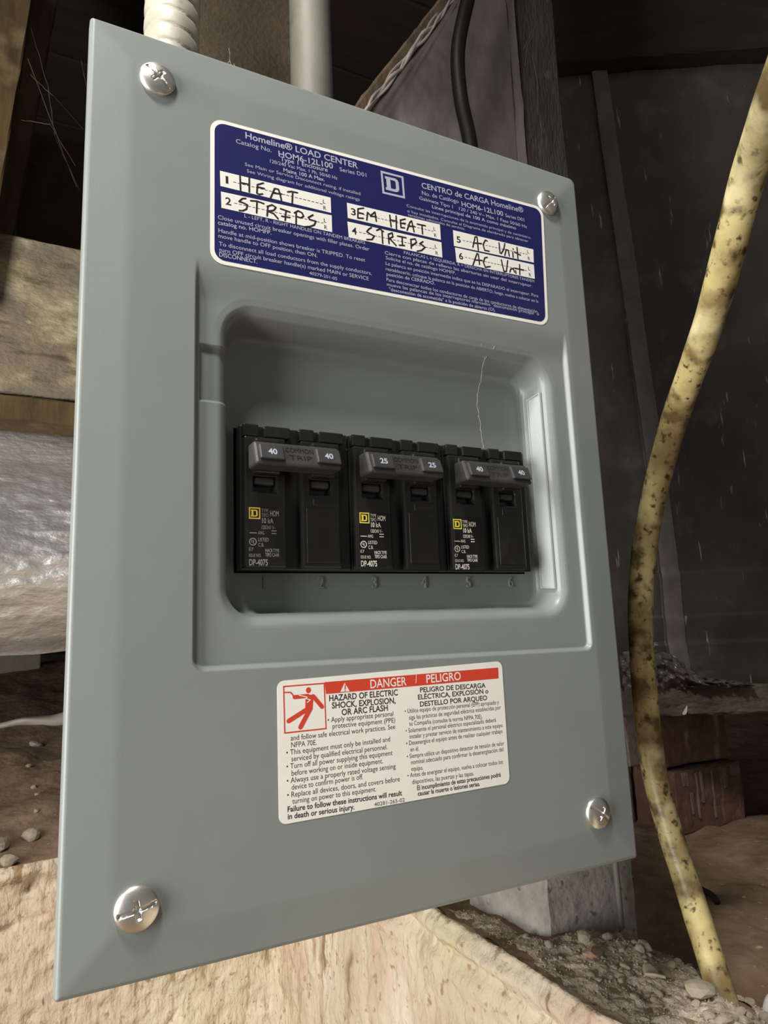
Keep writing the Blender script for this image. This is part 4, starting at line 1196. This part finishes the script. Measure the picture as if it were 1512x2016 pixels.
stone(271, 84, 6.0, pink, 'flat pink brick chip at the foot of the pier block', name='brick_chip')
stone(278, 97, 5.2, rocks[0], 'rounded pale stone just behind the pink brick chip')
stone(311, 98, 5.6, rocks[2], 'pale squarish stone on top of the crumb heap')
stone(289, 30, 7.8, rocks[3], 'broad pale flat stone in the rubble, the one nearest the yellow tube')
stone(285, 57, 4.6, rocks[1], 'round pale stone between the crumb heap and the broad flat stone')
stone(300, 75, 5.0, rocks[4], 'pale stone at the right foot of the crumb heap')
k = 0
grp = 'small pale stones in the rubble below the panel'
while k < 210:
    x = rng.gauss(280, 26); y = rng.uniform(4, 132)
    x = x + (70 - y) * .12
    if x < 247 or x > 360 or (x > 262 and y > 110):
        continue
    stone(x, y, min(4.4, .7 + rng.expovariate(1.35)), rng.choice(rocks), 'small pale stone among the rubble at the foot of the pier block', grp)
    k += 1
for x, y, r, lb in ((5, 590, 9.5, 'largest pale pebble on the brown bank left of the panel'), (11, 640, 3.4, 'pale pebble just above the largest pebble on the brown bank'), (12, 690, 3.6, 'lower of the pair of tiny pebbles on the brown bank'),
                    (9, 720, 3.8, 'upper of the pair of tiny pebbles on the brown bank'), (3, 770, 4.0, 'tiny lone pebble midway up the brown bank'), (12, 860, 9, 'pale lump high on the brown bank below the plastic sheet'),
                    (-14, 538, 10, 'tan lump on the lip of the clay bank at the left edge'), (-22, 575, 11, 'tan lump beside the largest pale pebble')):
    stone(x, y, r, rocks[int(r * 7) % 6], lb, name='pebble')
gz = ground_at(466, 166)
tag(tube('dark_twig', [(462, 158, gz + 2), (466, 166, gz + 4), (468, 178, gz + 5), (474, 190, gz + 8)], 2.4, M_TWIG, res=8), 'short dark twig on the brown earth right of the yellow tube', 'twig')
gz = ground_at(286, 44)
tag(tube('pale_splinter', [(279, 55, gz + 3), (282, 51, gz + 3.4), (285, 47, gz + 3)], 0.8, M_STONE, res=6), 'thin pale splinter in the rubble beside the broad flat stone', 'splinter')
# white pipe end at the corner of the frame
vs, fs = [], []
cpt = Vector((331, 14, -96)); ax = Vector((.75, -.45, -.25)).normalized()
e1 = ax.cross(Vector((0, 0, 1))).normalized(); e2 = ax.cross(e1)
prof_ = [(-11, 2), (-10.6, 6), (-9, 9.6), (-6, 12.2), (-2, 13.4), (12, 13.6), (12.5, 12.4), (60, 12.4)]
for i, (a, r) in enumerate(prof_):
    for k in range(28):
        an = k * 2 * math.pi / 28
        vs.append(tuple(cpt + ax * a + (e1 * math.cos(an) + e2 * math.sin(an)) * r))
    if i:
        fs += [((i - 1) * 28 + k, (i - 1) * 28 + (k + 1) % 28, i * 28 + (k + 1) % 28, i * 28 + k) for k in range(28)]
fs.append(tuple(range(28))[::-1]); fs.append(tuple(range(len(vs) - 28, len(vs))))
tag(mesh_obj('white_pipe_end', vs, fs, M_CAPWHITE, smooth=True), 'white rounded pipe end cut off at the lower right corner', 'pipe')

# ------------------------------------------------------------------ cobwebs
def web(label, strands, r, mat):
    bm = bmesh.new()
    for st in strands:
        P = [Vector(p) for p in st]
        Q = []
        for a, b in zip(P[:-1], P[1:]):
            for k in range(6):
                q = a.lerp(b, k / 6) + Vector((rng.uniform(-.5, .5), rng.uniform(-.3, .3), rng.uniform(-.5, .5)))
                Q.append(q)
        Q[0] = P[0]
        Q.append(P[-1])
        prev = None
        for i, q in enumerate(Q):
            rr = r * rng.uniform(.6, 1.5)
            t_ = (Q[min(i + 1, len(Q) - 1)] - Q[max(i - 1, 0)]).normalized()
            a = t_.cross(Vector((.2, 1, .1))).normalized(); b = t_.cross(a)
            cur = [bm.verts.new(q + (a * math.cos(k * 1.5708) + b * math.sin(k * 1.5708)) * rr) for k in range(4)]
            if prev:
                for k in range(4):
                    bm.faces.new((prev[k], prev[(k + 1) % 4], cur[(k + 1) % 4], cur[k]))
            prev = cur
    return tag(bm_obj('cobweb', bm, mat), label, 'cobweb')


web('fine cobweb strand hanging in the stamped recess above the right breaker', [[(166, 4, 217.5), (165.5, 9, 207), (165, 10.5, 198), (165.6, 10, 187), (165, 8, 177.5)], [(169.5, .6, 223), (166, 4, 217.5)], [(162.5, .6, 223), (166, 4, 217.5)]], .075, M_WEB)
web('thin cobweb stretched from the top edge of the panel to the brown plank', [[(68, 3, 321), (73, 70, 372), (80, 110, 425), (92, 159, 480)], [(70, 4, 321), (76, 80, 392), (82, 110, 424)], [(86, 159, 462), (80, 110, 425)]], .16, M_WEB)
web('dusty cobwebs in the dark gap between the left planks and the panel', [[(-32, 560, 800), (-12, 520, 700), (-3, 560, 672), (30, 650, 668)], [(-30, 560, 740), (-6, 520, 690), (26, 560, 690), (60, 700, 760)], [(-37, 560, 680), (-8, 520, 655), (20, 560, 640)], [(10, 560, 706), (40, 600, 740), (70, 700, 800)], [(-34, 560, 760), (4, 560, 660), (24, 600, 640)], [(20, 520, 745), (34, 560, 720), (62, 620, 730)]], .3, M_WEBDIM)
web('ropy dusty cobweb hanging under the dark joist at the upper right', [[wall_pt(140, 48, 800), wall_pt(180, 50, 792), wall_pt(200, 50, 780), wall_pt(240, 50, 772), wall_pt(300, 50, 790)], [wall_pt(150, 48, 806), wall_pt(190, 52, 788), wall_pt(236, 50, 776)]], 1.1, M_WEBDIM)
web('shiny cobweb strands beside the top of the timber post', [[(299, 111, 505), (301, 109, 520), (312, 108, 545), (318, 112, 552)], [(298, 110, 518), (306, 108, 535)], [(309, 113, 470), (312, 113, 495), (309, 113, 520)], [(306, 113, 432), (310, 112, 446), (312, 113, 470)]], .13, M_WEBDIM)
print('objects', len(bpy.data.objects))
